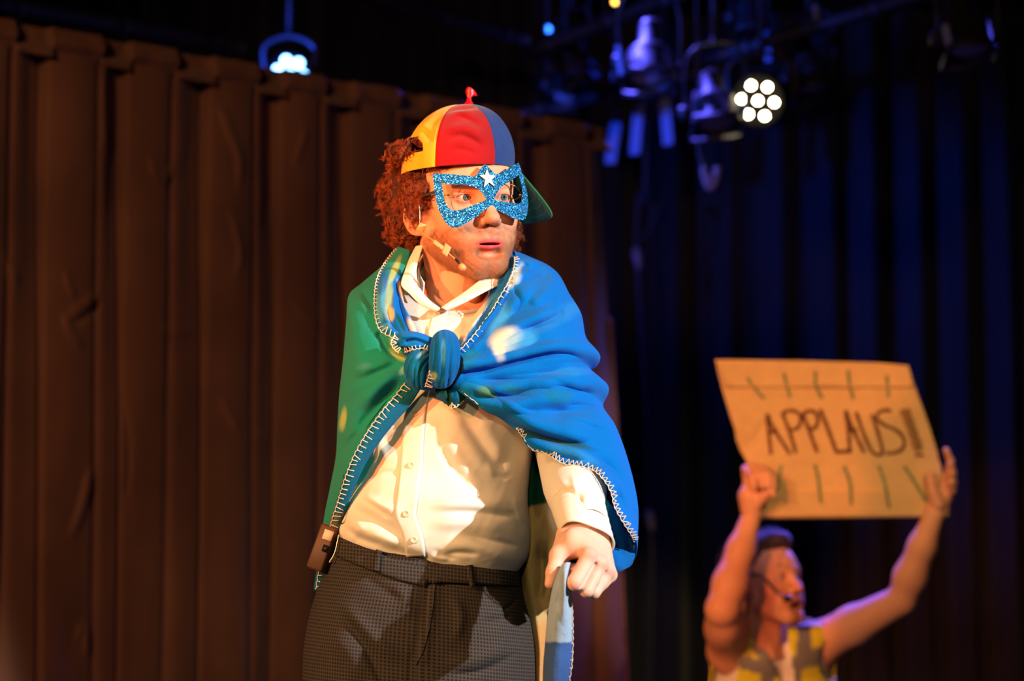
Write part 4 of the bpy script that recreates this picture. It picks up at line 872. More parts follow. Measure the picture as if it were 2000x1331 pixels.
B = [
 [(893, 690, 3.625), (925, 655, 3.645), (955, 615, 3.665), (978, 577, 3.685), (996, 545, 3.71), (1005, 515, 3.745), (1003, 497, 3.80)],
 [(896, 694, 3.620), (940, 665, 3.640), (985, 620, 3.655), (1018, 577, 3.680), (1038, 548, 3.72), (1040, 520, 3.765), (1035, 508, 3.82)],
 [(899, 698, 3.617), (950, 673, 3.632), (1000, 637, 3.648), (1045, 592, 3.675), (1072, 562, 3.72), (1083, 545, 3.77), (1082, 534, 3.83)],
 [(901, 701, 3.615), (955, 681, 3.628), (1010, 652, 3.642), (1060, 617, 3.662), (1090, 592, 3.71), (1104, 582, 3.77), (1108, 578, 3.83)],
 [(903, 704, 3.614), (960, 688, 3.626), (1015, 666, 3.638), (1070, 643, 3.655), (1108, 626, 3.70), (1126, 617, 3.77), (1130, 615, 3.83)],
 [(904, 707, 3.612), (962, 697, 3.624), (1020, 683, 3.634), (1080, 667, 3.648), (1118, 660, 3.69), (1136, 660, 3.76), (1140, 662, 3.82)],
 [(904, 711, 3.610), (965, 707, 3.620), (1025, 696, 3.628), (1085, 684, 3.640), (1130, 683, 3.67), (1157, 689, 3.73), (1167, 698, 3.80)],
 [(904, 715, 3.612), (965, 717, 3.624), (1025, 713, 3.634), (1085, 708, 3.648), (1125, 710, 3.69), (1142, 716, 3.76), (1147, 723, 3.82)],
 [(902, 721, 3.610), (965, 729, 3.620), (1025, 733, 3.628), (1085, 730, 3.638), (1130, 735, 3.66), (1165, 745, 3.71), (1183, 757, 3.78)],
 [(900, 728, 3.612), (960, 746, 3.622), (1025, 760, 3.628), (1085, 762, 3.636), (1130, 770, 3.66), (1158, 780, 3.71), (1171, 792, 3.77)],
 [(896, 736, 3.614), (955, 763, 3.622), (1020, 790, 3.624), (1085, 802, 3.626), (1140, 810, 3.64), (1180, 822, 3.68), (1198, 836, 3.74)],
 [(892, 743, 3.616), (950, 778, 3.622), (1015, 818, 3.622), (1085, 842, 3.615), (1150, 858, 3.62), (1200, 880, 3.66), (1222, 903, 3.72)],
 [(889, 747, 3.618), (947, 786, 3.626), (1008, 832, 3.626), (1075, 868, 3.610), (1145, 888, 3.60), (1200, 925, 3.64), (1236, 970, 3.69)],
 [(888, 750, 3.620), (944, 791, 3.630), (1000, 826, 3.632), (1050, 872, 3.618), (1110, 893, 3.598), (1165, 908, 3.58), (1205, 950, 3.59), (1225, 1000, 3.61), (1239, 1030, 3.65)],
 [(886, 752, 3.622), (942, 795, 3.634), (975, 810, 3.638), (1000, 828, 3.634), (1020, 852, 3.628), (1040, 879, 3.618), (1065, 886, 3.606), (1100, 906, 3.592), (1130, 911, 3.580), (1160, 920, 3.568), (1182, 942, 3.560), (1194, 965, 3.556), (1200, 990, 3.553), (1215, 1018, 3.556), (1232, 1045, 3.570), (1239, 1062, 3.600)]]
WR = [[(985, 490, 3.86), (950, 490, 3.90)], [(1012, 503, 3.88), (970, 505, 3.93)], [(1060, 522, 3.90), (1010, 515, 3.96)], [(1090, 562, 3.91), (1030, 550, 3.98)], [(1112, 605, 3.92), (1050, 600, 4.0)],
      [(1122, 665, 3.91), (1060, 660, 4.0)], [(1150, 712, 3.88), (1080, 715, 4.0)], [(1138, 730, 3.90), (1080, 735, 4.0)], [(1168, 765, 3.86), (1100, 775, 3.98)], [(1165, 800, 3.86), (1105, 810, 3.98)], [(1190, 848, 3.83), (1120, 860, 3.96)],
      [(1215, 925, 3.80), (1150, 930, 3.92)], [(1232, 1000, 3.77), (1170, 1000, 3.88)], [(1236, 1070, 3.72), (1205, 1085, 3.78)], [(1237, 1085, 3.65), (1222, 1108, 3.70)]]
V = rays(B, 330, 210, WR, 50)
fB = [(3.5, -.005, [(915, 716), (970, 708), (1030, 694), (1090, 682), (1130, 684)]), (4, .004, [(910, 706), (960, 694), (1010, 678), (1060, 662)]), (4, -.004, [(908, 700), (950, 684), (990, 664), (1030, 645)]), (4, .004, [(912, 752), (960, 772), (1010, 800), (1060, 822)]), (3.5, -.004, [(905, 744), (950, 760), (1000, 776), (1050, 780)]),
      (5, -.006, [(1000, 648), (1050, 630), (1090, 612), (1118, 596)]), (5, .005, [(960, 735), (1010, 738), (1060, 736), (1110, 744), (1150, 756)]), (4, -.005, [(1070, 752), (1110, 756), (1150, 766)]), (5, -.006, [(1040, 884), (1090, 892), (1140, 908)]), (6, -.006, [(1000, 560), (1015, 590), (1000, 620)]), (5, .005, [(1075, 575), (1095, 600), (1110, 630)]), (4.5, -.006, [(1100, 788), (1140, 792), (1172, 800)]), (5, .005, [(1090, 815), (1140, 822), (1185, 840)]), (4, .004, [(915, 690), (945, 665), (970, 635)]), (7, -.016, [(905, 728), (950, 722), (1000, 708), (1060, 694), (1110, 690), (1150, 704)], 2), (9, .010, [(900, 716), (960, 708), (1020, 694), (1080, 680), (1130, 680)], 2), (13, .006, [(930, 690), (990, 672), (1050, 660)]),
      (13, -.012, [(915, 738), (960, 742), (1030, 742), (1090, 728), (1140, 732)]), (9, .010, [(905, 740), (950, 762), (1000, 752), (1060, 748), (1120, 756)]), (10, -.012, [(920, 762), (965, 778), (1010, 772), (1050, 758)]),
      (14, .010, [(925, 772), (980, 795), (1040, 785), (1100, 778), (1150, 790)]), (18, -.012, [(1050, 806), (1100, 806), (1150, 798), (1180, 802)]), (16, .010, [(980, 808), (1040, 825), (1100, 832), (1160, 842)]),
      (9, -.020, [(950, 790), (1005, 828), (1060, 852), (1115, 866), (1160, 868)], 1), (11, .010, [(990, 812), (1050, 838), (1110, 852), (1165, 855)]), (10, .008, [(1000, 838), (1060, 872), (1120, 884), (1180, 896)]),
      (14, -.012, [(1130, 890), (1180, 925), (1205, 970), (1215, 1010)]), (14, .010, [(1170, 870), (1210, 920), (1228, 980), (1234, 1030)]), (10, .008, [(1150, 910), (1190, 950), (1200, 985)]), (9, -.010, [(1196, 955), (1212, 985), (1222, 1020)]),
      (11, .010, [(945, 672), (1000, 645), (1060, 618), (1105, 598)]), (10, -.009, [(1010, 655), (1060, 632), (1100, 612), (1120, 600)]), (12, .006, [(990, 620), (1020, 580), (1035, 550)]), (12, -.006, [(960, 650), (1010, 610), (1040, 575)]),
      (12, -.010, [(1034, 520), (1054, 542), (1078, 546)]), (8, .012, [(1010, 508), (1035, 512), (1065, 522), (1082, 540)]), (9, -.007, [(1004, 522), (1020, 526), (1036, 520)]), (8, .010, [(1000, 560), (1018, 540), (1035, 528)]), (9, .006, [(1072, 560), (1060, 580), (1035, 600)]),
      (18, -.006, [(930, 655), (980, 600), (1010, 560)]), (12, -.008, [(1080, 770), (1130, 765), (1165, 772)]), (9, .007, [(1100, 765), (1140, 752), (1170, 758)]), (10, .006, [(1040, 905), (1080, 895), (1130, 902)])]
V = toward(V, folds(V, fB)*1.35+.0016*fnoise(V, 50, 14, 3)); blueV = V
x, y = PIX(V)
base = mix(np.tile(cBLUE, x.shape+(1,)), cTEAL, .75*sstep(990, 900, x)*sstep(735, 765, y))
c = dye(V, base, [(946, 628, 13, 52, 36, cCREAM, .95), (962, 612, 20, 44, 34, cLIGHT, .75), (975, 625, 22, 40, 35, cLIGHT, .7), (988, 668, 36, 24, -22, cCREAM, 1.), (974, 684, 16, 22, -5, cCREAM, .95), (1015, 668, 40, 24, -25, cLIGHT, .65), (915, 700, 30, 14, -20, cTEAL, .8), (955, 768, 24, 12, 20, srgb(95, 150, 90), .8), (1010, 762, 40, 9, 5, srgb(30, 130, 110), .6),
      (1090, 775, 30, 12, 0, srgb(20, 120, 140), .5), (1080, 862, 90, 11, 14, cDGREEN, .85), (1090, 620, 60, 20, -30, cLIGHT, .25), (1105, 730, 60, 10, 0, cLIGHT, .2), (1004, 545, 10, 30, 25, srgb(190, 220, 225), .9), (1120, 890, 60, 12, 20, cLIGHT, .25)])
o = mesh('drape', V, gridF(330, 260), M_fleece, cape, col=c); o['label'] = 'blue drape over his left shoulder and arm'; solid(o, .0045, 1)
# under layer of the hem by the hand
H = [[(1190, 985, 3.585), (1205, 1005, 3.60), (1225, 1030, 3.62), (1238, 1055, 3.625)], [(1186, 1040, 3.59), (1200, 1055, 3.605), (1220, 1070, 3.625), (1237, 1080, 3.64)], [(1190, 1090, 3.60), (1203, 1100, 3.61), (1218, 1103, 3.63), (1232, 1096, 3.645)], [(1194, 1112, 3.61), (1204, 1114, 3.62), (1216, 1111, 3.63), (1227, 1103, 3.65)]]
V = rays(H, 60, 40); V = toward(V, folds(V, [(8, .006, [(1195, 1010), (1212, 1050), (1222, 1090)]), (8, -.005, [(1208, 1020), (1225, 1060), (1230, 1085)])]))
o = mesh('hem_underlayer', V, gridF(60, 40)[:, ::-1], M_fleece, cape, col=dye(V, cBLUE*.85, [])); solid(o, .0045); hemV = V
# green right side panel
A = [
 [(812, 690, 3.64), (775, 660, 3.655), (750, 625, 3.68), (742, 580, 3.72), (748, 545, 3.765), (760, 512, 3.82)],
 [(806, 694, 3.64), (768, 672, 3.655), (735, 638, 3.68), (715, 600, 3.715), (706, 572, 3.765), (704, 556, 3.83)],
 [(804, 700, 3.64), (760, 690, 3.655), (720, 658, 3.675), (693, 622, 3.71), (683, 597, 3.76), (681, 578, 3.83)],
 [(803, 706, 3.64), (755, 705, 3.655), (712, 692, 3.67), (690, 668, 3.70), (680, 645, 3.76), (676, 630, 3.83)],
 [(803, 712, 3.64), (758, 725, 3.65), (715, 732, 3.665), (690, 725, 3.70), (675, 712, 3.76), (670, 702, 3.83)],
 [(803, 718, 3.64), (765, 742, 3.65), (722, 765, 3.665), (692, 772, 3.70), (672, 768, 3.76), (663, 765, 3.83)],
 [(803, 724, 3.64), (768, 757, 3.65), (727, 792, 3.665), (694, 815, 3.70), (670, 825, 3.76), (659, 830, 3.83)],
 [(802, 730, 3.642), (765, 770, 3.652), (722, 820, 3.668), (690, 862, 3.70), (668, 880, 3.76), (656, 890, 3.83)],
 [(800, 735, 3.643), (765, 777, 3.655), (716, 836, 3.672), (684, 893, 3.70), (659, 940, 3.76), (645, 950, 3.83)],
 [(798, 739, 3.644), (768, 776, 3.656), (715, 845, 3.675), (678, 918, 3.70), (655, 975, 3.75), (634, 1005, 3.82)],
 [(796, 742, 3.645), (772, 773, 3.657), (742, 808, 3.666), (712, 852, 3.677), (690, 893, 3.69), (672, 940, 3.71), (656, 990, 3.74), (645, 1015, 3.77), (632, 1060, 3.80), (622, 1080, 3.84)]]
WA = [[(775, 495, 3.88), (810, 490, 3.92)], [(725, 545, 3.90), (780, 535, 3.97)], [(705, 570, 3.91), (770, 560, 4.0)], [(700, 625, 3.93), (760, 620, 4.02)], [(695, 700, 3.93), (750, 700, 4.02)], [(685, 765, 3.93), (740, 765, 4.02)], [(680, 832, 3.93), (735, 835, 4.02)],
      [(675, 895, 3.93), (730, 900, 4.02)], [(662, 960, 3.92), (710, 970, 4.02)], [(645, 1025, 3.92), (690, 1040, 4.0)], [(622, 1120, 3.90), (640, 1150, 3.96)]]
V = rays(A, 260, 130, WA, 50)
fA = [(7, -.010, [(704, 560), (715, 580), (735, 610)]), (9, .006, [(695, 565), (705, 590), (725, 620)]), (7, -.012, [(742, 655), (762, 688), (790, 702)], 0), (10, .008, [(755, 650), (775, 680), (800, 692)]), (10, -.010, [(672, 752), (710, 738), (750, 722), (795, 708)]), (12, .008, [(690, 735), (730, 720), (770, 705)]),
      (14, .012, [(690, 800), (735, 760), (790, 722)]), (12, -.008, [(665, 800), (700, 775), (735, 745)]), (13, -.016, [(690, 850), (725, 810), (765, 765), (795, 738)]), (9, -.012, [(660, 905), (680, 870), (705, 840)]), (12, .010, [(668, 870), (690, 830), (710, 800)]), (10, .007, [(650, 960), (668, 920), (685, 880)])]
V = toward(V, folds(V, fA)+.0014*fnoise(V, 45, 15, 3))
c = dye(V, cGREEN, [(775, 692, 22, 9, 40, cLIME, .8), (768, 672, 10, 16, -20, srgb(110, 170, 80), .7), (712, 715, 18, 7, -15, srgb(60, 150, 170), .6), (670, 820, 8, 28, 8, cLIME, .9), (765, 745, 50, 16, -40, cTEAL, .75), (790, 722, 18, 8, -40, srgb(120, 200, 190), .6), (720, 790, 50, 16, -45, cTEAL, .4)])
o = mesh('drape', V, gridF(260, 180)[:, ::-1], M_fleece, cape, col=c); o['label'] = 'green drape over his right shoulder'; solid(o, .0045)
# blue edging strip right of the stitched line, going down his right side
edge = [(796, 740, 3.636), (776, 768, 3.645), (745, 805, 3.655), (715, 848, 3.668), (690, 893, 3.684), (672, 940, 3.705), (660, 980, 3.73), (652, 1005, 3.745), (642, 1040, 3.77), (630, 1085, 3.80), (622, 1120, 3.815), (617, 1152, 3.82)]
q = even(PP(edge), 200); w_ = np.interp(np.linspace(0, 1, 200), [0, .12, .5, .75, 1], [30, 34, 21, 13, 8])/1290; s = np.linspace(0, 1, 10)
V = q[:, None]+(s[None, :, None]*w_[:, None, None])*np.array([.90, .10, -.42]); V = toward(V, .004*np.sin(np.pi*s)[None]*np.ones((200, 10)))
o = mesh('turned_hem', V, gridF(200, 10)[:, ::-1], M_fleece, cape, col=dye(V, srgb(20, 110, 160), [(640, 1040, 30, 60, 0, srgb(120, 130, 60), .6), (790, 770, 20, 30, 0, cDGREEN, .6)])); solid(o, .004); hemE = q
# collar rolls
C1 = [[(776, 482, 3.85), (752, 512, 3.80), (736, 545, 3.755), (731, 585, 3.715), (733, 620, 3.69), (742, 645, 3.675), (758, 656, 3.665), (785, 668, 3.65)],
      [(785, 484, 3.835), (765, 512, 3.785), (752, 545, 3.735), (748, 585, 3.695), (752, 618, 3.668), (765, 640, 3.655), (782, 656, 3.645), (800, 670, 3.635)],
      [(795, 487, 3.825), (780, 515, 3.775), (766, 548, 3.730), (765, 585, 3.69), (770, 618, 3.665), (785, 642, 3.655), (797, 658, 3.645), (812, 672, 3.635)],
      [(801, 490, 3.82), (792, 517, 3.775), (776, 550, 3.735), (775, 583, 3.70), (782, 615, 3.672), (797, 642, 3.66), (810, 660, 3.65), (822, 674, 3.64)],
      [(805, 493, 3.825), (798, 515, 3.785), (783, 548, 3.75), (785, 575, 3.715), (795, 605, 3.688), (810, 635, 3.672), (822, 658, 3.66), (832, 674, 3.65)]]
V = rays(C1, 110, 160); fC = [(6, -.014, [(778, 556), (779, 590), (788, 622), (802, 655)], 0), (5, -.010, [(757, 590), (762, 622), (775, 645), (790, 660)]), (7, .006, [(748, 540), (742, 585), (746, 620)]), (6, .006, [(770, 560), (770, 595), (780, 630)]), (5, -.008, [(768, 540), (765, 575), (766, 600)])]
V = toward(V, folds(V, fC)+.001*fnoise(V, 60, 17, 3))
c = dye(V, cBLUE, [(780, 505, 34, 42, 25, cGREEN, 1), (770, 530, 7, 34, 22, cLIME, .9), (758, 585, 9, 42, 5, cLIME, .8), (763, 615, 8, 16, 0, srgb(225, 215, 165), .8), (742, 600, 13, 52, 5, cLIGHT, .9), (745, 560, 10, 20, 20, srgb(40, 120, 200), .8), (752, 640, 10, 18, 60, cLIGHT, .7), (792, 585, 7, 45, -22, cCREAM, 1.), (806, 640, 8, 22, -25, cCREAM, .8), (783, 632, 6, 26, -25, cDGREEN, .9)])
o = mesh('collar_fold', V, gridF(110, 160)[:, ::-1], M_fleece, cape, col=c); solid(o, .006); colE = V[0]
C2 = [[(958, 492, 3.86), (972, 502, 3.82), (977, 525, 3.785), (968, 553, 3.75), (945, 592, 3.715), (915, 630, 3.685), (898, 660, 3.66), (888, 690, 3.64)],
      [(965, 488, 3.85), (982, 502, 3.80), (987, 525, 3.765), (978, 555, 3.73), (955, 595, 3.695), (925, 632, 3.665), (905, 662, 3.645), (891, 692, 3.63)],
      [(972, 486, 3.845), (991, 503, 3.79), (995, 525, 3.752), (987, 555, 3.715), (965, 597, 3.682), (934, 637, 3.655), (910, 667, 3.638), (893, 694, 3.625)],
      [(978, 485, 3.845), (998, 500, 3.79), (1003, 523, 3.748), (996, 552, 3.705), (973, 597, 3.672), (943, 640, 3.648), (916, 672, 3.634), (895, 697, 3.620)],
      [(982, 485, 3.855), (1003, 498, 3.80), (1009, 522, 3.76), (1003, 550, 3.715), (979, 598, 3.680), (950, 642, 3.655), (920, 676, 3.638), (897, 700, 3.622)]]
V = rays(C2, 100, 170); V = toward(V, .010); fC = [(4, -.010, [(985, 490), (999, 520), (992, 548), (965, 590), (930, 635)], 0), (5, -.008, [(975, 500), (986, 525), (975, 560), (950, 592)])]
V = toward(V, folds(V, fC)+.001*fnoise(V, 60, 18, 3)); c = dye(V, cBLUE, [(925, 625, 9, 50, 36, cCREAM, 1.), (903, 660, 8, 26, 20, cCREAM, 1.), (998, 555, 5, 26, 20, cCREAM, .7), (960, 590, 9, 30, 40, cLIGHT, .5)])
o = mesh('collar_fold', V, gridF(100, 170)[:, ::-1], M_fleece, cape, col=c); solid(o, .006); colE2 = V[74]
# hanging back of the blanket behind his left side
E = [[(1000, 840, 3.865), (1015, 900, 3.855), (1015, 980, 3.855), (1018, 1050, 3.855), (1010, 1120, 3.855), (1020, 1200, 3.855), (1030, 1270, 3.855), (1035, 1345, 3.855), (1038, 1480, 3.855), (1031, 1640, 3.855)],
     [(1030, 840, 3.825), (1040, 900, 3.810), (1035, 980, 3.805), (1035, 1050, 3.800), (1030, 1120, 3.805), (1042, 1200, 3.810), (1052, 1270, 3.815), (1052, 1345, 3.815), (1055, 1480, 3.815), (1048, 1640, 3.815)],
     [(1060, 840, 3.835), (1068, 900, 3.825), (1065, 980, 3.815), (1062, 1050, 3.805), (1058, 1120, 3.810), (1062, 1200, 3.815), (1068, 1270, 3.825), (1066, 1345, 3.825), (1069, 1480, 3.825), (1062, 1640, 3.825)],
     [(1090, 840, 3.825), (1092, 900, 3.810), (1098, 980, 3.795), (1100, 1050, 3.795), (1092, 1120, 3.805), (1085, 1200, 3.815), (1082, 1270, 3.820), (1078, 1345, 3.825), (1081, 1480, 3.825), (1074, 1640, 3.825)],
     [(1120, 840, 3.845), (1125, 900, 3.835), (1130, 980, 3.825), (1125, 1050, 3.825), (1108, 1120, 3.825), (1095, 1200, 3.835), (1090, 1270, 3.835), (1086, 1345, 3.835), (1089, 1480, 3.835), (1082, 1640, 3.835)]]
V = rays(E, 90, 330); V = toward(V, folds(V, [(9, -.012, [(1048, 890), (1052, 960), (1050, 1010)]), (10, .010, [(1060, 900), (1062, 980), (1055, 1060)]), (9, -.010, [(1050, 1060), (1062, 1120), (1050, 1180)]), (12, .010, [(1080, 1050), (1075, 1120), (1062, 1200)]), (7, -.010, [(1072, 1200), (1070, 1260), (1068, 1331)], 0)])+.002*fnoise(V, 30, 19, 3))
x, y = PIX(V); cTAN = srgb(205, 178, 125)
base = mix(np.tile(cDGREEN, x.shape+(1,)), cTAN, sstep(980, 988, y+.35*(x-1060)-3*fnoise(V, 300, 2)))
base = mix(base, srgb(215, 150, 85), .8*sstep(1190, 1240, y)*(x > 1045))
c = dye(V, base, [(1070, 955, 13, 42, -14, srgb(20, 105, 190), 1.), (1090, 1010, 20, 48, -18, srgb(225, 222, 215), 1.), (1058, 1075, 14, 26, 0, srgb(110, 95, 90), .5), (1020, 1130, 10, 40, 0, srgb(90, 75, 50), .5), (1050, 1000, 8, 16, 0, srgb(150, 120, 80), .5)])
o = mesh('back_drape', V, gridF(90, 330)[:, ::-1], M_fleece, cape, col=c); o['label'] = 'cream, green and blue back of the blanket hanging behind his hip'; solid(o, .0045)
# main back sheet closing the cape behind him
Bk = [[(r[-1][0], r[-1][1], r[-1][2]) for r in WA][i] for i in (1, 3, 5, 7, 9, 10)]; Bk2 = [WR[i][-1] for i in (2, 4, 6, 8, 11, 13)]
G = np.stack([even(PP([a, ((a[0]+b[0])/2, (a[1]+b[1])/2+(0 if k < 5 else 60), 4.06), b]), 60) for k, (a, b) in enumerate(zip(Bk, Bk2))]); V = catmull(G, 90)
V = V+np.array([0, 1, 0])*(.012*np.sin(V[..., 0]*60))[..., None]*np.linspace(0, 1, 90)[:, None, None]
o = mesh('back_panel', V, gridF(90, 60)[:, ::-1], M_fleece, cape, col=dye(V, cGREEN, [])); solid(o, .0045)
# strip pinched in the hand
S = [[(1096, 1104, 3.4700), (1088, 1122, 3.4670), (1080, 1145, 3.4712), (1073, 1180, 3.4850), (1068, 1220, 3.5000), (1064, 1262, 3.5150), (1061, 1300, 3.5150), (1060, 1350, 3.5150), (1063, 1480, 3.5150), (1056, 1640, 3.5150)],
     [(1102, 1100, 3.4620), (1096, 1120, 3.4500), (1090, 1145, 3.4493), (1083, 1180, 3.4620), (1079, 1220, 3.4750), (1076, 1262, 3.4900), (1074, 1300, 3.4900), (1073, 1350, 3.4900), (1076, 1480, 3.4900), (1069, 1640, 3.4900)],
     [(1107, 1099, 3.4600), (1104, 1120, 3.4440), (1101, 1145, 3.4413), (1097, 1180, 3.4530), (1094, 1220, 3.4680), (1091, 1262, 3.4820), (1089, 1300, 3.4820), (1087, 1350, 3.4820), (1090, 1480, 3.4820), (1083, 1640, 3.4820)],
     [(1111, 1099, 3.4620), (1109, 1120, 3.4500), (1110, 1145, 3.4493), (1108, 1180, 3.4600), (1107, 1220, 3.4740), (1105, 1262, 3.4870), (1102, 1300, 3.4870), (1100, 1350, 3.4870), (1103, 1480, 3.4870), (1096, 1640, 3.4870)],
     [(1116, 1100, 3.4700), (1114, 1122, 3.4680), (1116, 1150, 3.4705), (1118, 1190, 3.4825), (1119, 1225, 3.4932), (1119, 1262, 3.5050), (1117, 1300, 3.5050), (1112, 1350, 3.5050), (1115, 1480, 3.5050), (1108, 1640, 3.5050)]]
V = rays(S, 70, 380); V = toward(V, folds(V, [(5, -.006, [(1098, 1108), (1092, 1150), (1088, 1200)]), (6, .004, [(1106, 1105), (1103, 1150), (1100, 1230)]), (4, -.005, [(1108, 1108), (1110, 1150), (1108, 1190)])])+.0012*fnoise(V, 90, 20, 3))
x, y = PIX(V); base = mix(np.tile(srgb(170, 195, 228), x.shape+(1,)), srgb(62, 98, 168), sstep(1252, 1258, y+1.5*fnoise(V, 200, 3)))
base = mix(base, srgb(150, 150, 150), .35*np.exp(-((x-1101)/7)**2)*sstep(1110, 1130, y)*sstep(1215, 1180, y)); base = mix(base, srgb(80, 90, 105), .3*sstep(1085, 1065, x)*sstep(1235, 1262, y))
o = mesh('held_corner', V, gridF(70, 380)[:, ::-1], M_fleece, cape, col=base); o['label'] = 'pale blue corner pinched in his hand'; solid(o, .0045); stripE = V[69]
# knot: barrel wrap, lower wrap, loop, tail
def lobe(ctr, rad, nm, groove=None, col=None, flat=1, roll=None, n=110, up=(0, -1, 0)):
    q = even(PP(ctr), n); V, F = sweep(q, np.interp(np.linspace(0, 1, n), np.linspace(0, 1, len(rad)), rad), 60, up=up, flat=flat)
    g = folds(V, groove or [])*.8; V = toward(V, g+.001*fnoise(V, 90, 23, 3)); o = mesh(nm, V, F[:, ::-1], M_fleece, cape, col=dye(V, cBLUE, col or [])); return o
lobe([(868, 664, 3.640), (869, 672, 3.618), (869, 690, 3.603), (867, 715, 3.603), (862, 735, 3.615), (856, 742, 3.635)], [.014, .0215, .0235, .0235, .020, .013], 'knot',
     [(2.2, -.005, [(852, 640), (850, 700), (846, 770)], 0), (2.0, -.004, [(863, 640), (865, 700), (858, 770)], 0), (2.6, .002, [(870, 640), (872, 700), (866, 770)], 0), (2.2, -.005, [(877, 640), (880, 700), (872, 770)], 0), (2.2, -.004, [(889, 640), (893, 700), (884, 770)], 0)],
     [(868, 700, 60, 60, 0, srgb(6, 96, 160), .7), (866, 690, 5, 34, 0, srgb(80, 170, 215), .8), (847, 735, 9, 10, 0, srgb(150, 190, 130), .9), (862, 742, 12, 8, 0, cTEAL, .8)], up=(1, 0, 0))
lobe([(845, 690, 3.635), (832, 692, 3.622), (818, 702, 3.616), (812, 720, 3.618), (820, 738, 3.622), (835, 748, 3.63), (852, 748, 3.64)], [.010, .013, .017, .0185, .017, .012, .008], 'knot_wrap',
     [(2.0, -.005, [(848, 684), (822, 700), (810, 722), (812, 765)], 0), (2.0, -.005, [(852, 692), (832, 706), (820, 730), (822, 775)], 0), (2.0, -.005, [(858, 700), (840, 716), (831, 740), (832, 780)], 0), (2.0, -.004, [(840, 676), (812, 692), (800, 712), (798, 750)], 0)],
     [(820, 715, 60, 60, 0, srgb(6, 96, 150), .8), (812, 720, 18, 30, 0, cTEAL, .5), (822, 693, 14, 6, -35, srgb(110, 185, 210), .7)])
lobe([(848, 676, 3.628), (830, 670, 3.618), (805, 664, 3.615), (785, 664, 3.622), (770, 668, 3.640)], [.010, .0125, .013, .0115, .005], 'bow_loop',
     [(3.5, -.008, [(795, 668), (815, 665), (843, 676)], 0), (4, .004, [(785, 658), (810, 658), (838, 668)], 0), (3.5, .004, [(780, 676), (805, 678), (835, 682)], 0), (2.5, -.005, [(800, 683), (822, 680), (842, 685)], 0)], [], flat=.75, up=(0, 0, 1))
lobe([(842, 690, 3.632), (820, 690, 3.630), (800, 691, 3.634), (788, 688, 3.64)], [.004, .0055, .005, .002], 'bow_loop', [], [(812, 690, 30, 8, 0, srgb(20, 90, 160), 1)], up=(0, 0, 1))
T1 = [[(860, 742, 3.655), (854, 752, 3.65), (850, 764, 3.645), (853, 775, 3.645), (862, 785, 3.65)], [(868, 744, 3.648), (864, 756, 3.640), (862, 770, 3.635), (868, 784, 3.638), (875, 794, 3.643)], [(876, 744, 3.643), (876, 758, 3.630), (878, 772, 3.625), (882, 784, 3.628), (884, 798, 3.635)],
      [(884, 744, 3.642), (890, 756, 3.632), (896, 768, 3.628), (897, 782, 3.630), (893, 794, 3.636)], [(890, 744, 3.648), (900, 754, 3.645), (908, 762, 3.642), (912, 770, 3.642), (906, 784, 3.643)]]
V = rays(T1, 60, 50); V = toward(V, folds(V, [(4, -.007, [(880, 752), (876, 775), (882, 792)], 0), (4, .006, [(870, 750), (868, 770), (874, 785)]), (4, .006, [(888, 752), (893, 770), (892, 788)])])); c = dye(V, cDGREEN, [(886, 765, 7, 26, -14, cBLUE, 1.), (862, 780, 9, 14, -30, srgb(10, 90, 180), .7), (858, 750, 6, 8, 0, cLIME, .5)])
o = mesh('tail_end', V, gridF(60, 50)[:, ::-1], M_fleece, cape, col=c); solid(o, .005); tailE = V[:, 49]
# ---- blanket stitching: an edge line and a tooth every few millimetres
def stitches(E, inward, step=.0115, tooth=.010, lift=.0028, r=.00072, zig=False, nm='edge_stitching', jit=.12):
    E = even(E, max(40, int(np.linalg.norm(np.diff(E, axis=0), axis=1).sum()/.0015))); T = np.gradient(E, axis=0); T /= np.linalg.norm(T, axis=1, keepdims=True)
    vd = E-CAM; vd /= np.linalg.norm(vd, axis=1, keepdims=True); N_ = np.cross(T, vd); N_ /= np.linalg.norm(N_, axis=1, keepdims=True)
    sg = np.sign(inward); parts = []; L_ = toward(E, lift); rs_ = np.random.RandomState(3)
    parts.append(sweep(L_+N_*.0006*np.sin(np.arange(len(E))*.9)[:, None], r, 5, cap=False)); k = int(step/.0015)
    prev = None
    for i in range(2, len(E)-2, k):
        h = tooth*(1+jit*rs_.normal()); sl_ = T[i]*h*.25*rs_.normal()*.6; a = L_[i]; b = a+N_[i]*sg*h+sl_-vd[i]*.0006
        if zig:
            if prev is not None: parts.append(sweep(np.linspace(prev, b, 5), r*.9, 5, cap=False)); j = min(i+k//2, len(E)-1); parts.append(sweep(np.linspace(b, L_[j], 5), r*.9, 5, cap=False))
            prev = L_[min(i+k//2, len(E)-1)]
        else: parts.append(sweep(np.linspace(a, b, 5)-vd[i]*np.array([0, .0008, .001, .0008, 0])[:, None], r, 5, cap=False))
    V, F = join(parts); o = mesh(nm, V, F, M_yarn, cape, kind='stuff'); o['label'] = 'cream yarn stitching'; return o
stitches(colE[4:], 1, step=.0095, lift=.007); stitches(blueV[0, 6:200], -1, tooth=.007, step=.012, lift=.016)
stitches(blueV[-1, 8:208], 1, tooth=.008, zig=True, step=.009, lift=.0055)
stitches(np.concatenate([hemV[8:, -1], hemV[-1, ::-1][2:]]), -1, tooth=.010)
stitches(hemE[4:], 1, lift=.009, tooth=.0105, step=.0095)
stitches(stripE[56:], -1, tooth=.009, step=.0125)
stitches(np.concatenate([tailE]), 1, tooth=.009, zig=True, step=.009)
stitches(PP([(772, 655, 3.618), (764, 668, 3.612), (768, 680, 3.612), (778, 690, 3.614)]), 1, tooth=.008, step=.009, jit=.05)
stitches(PP([(790, 689, 3.622), (806, 684, 3.610), (824, 681, 3.607), (836, 684, 3.61)]), 1, tooth=.006, step=.009)
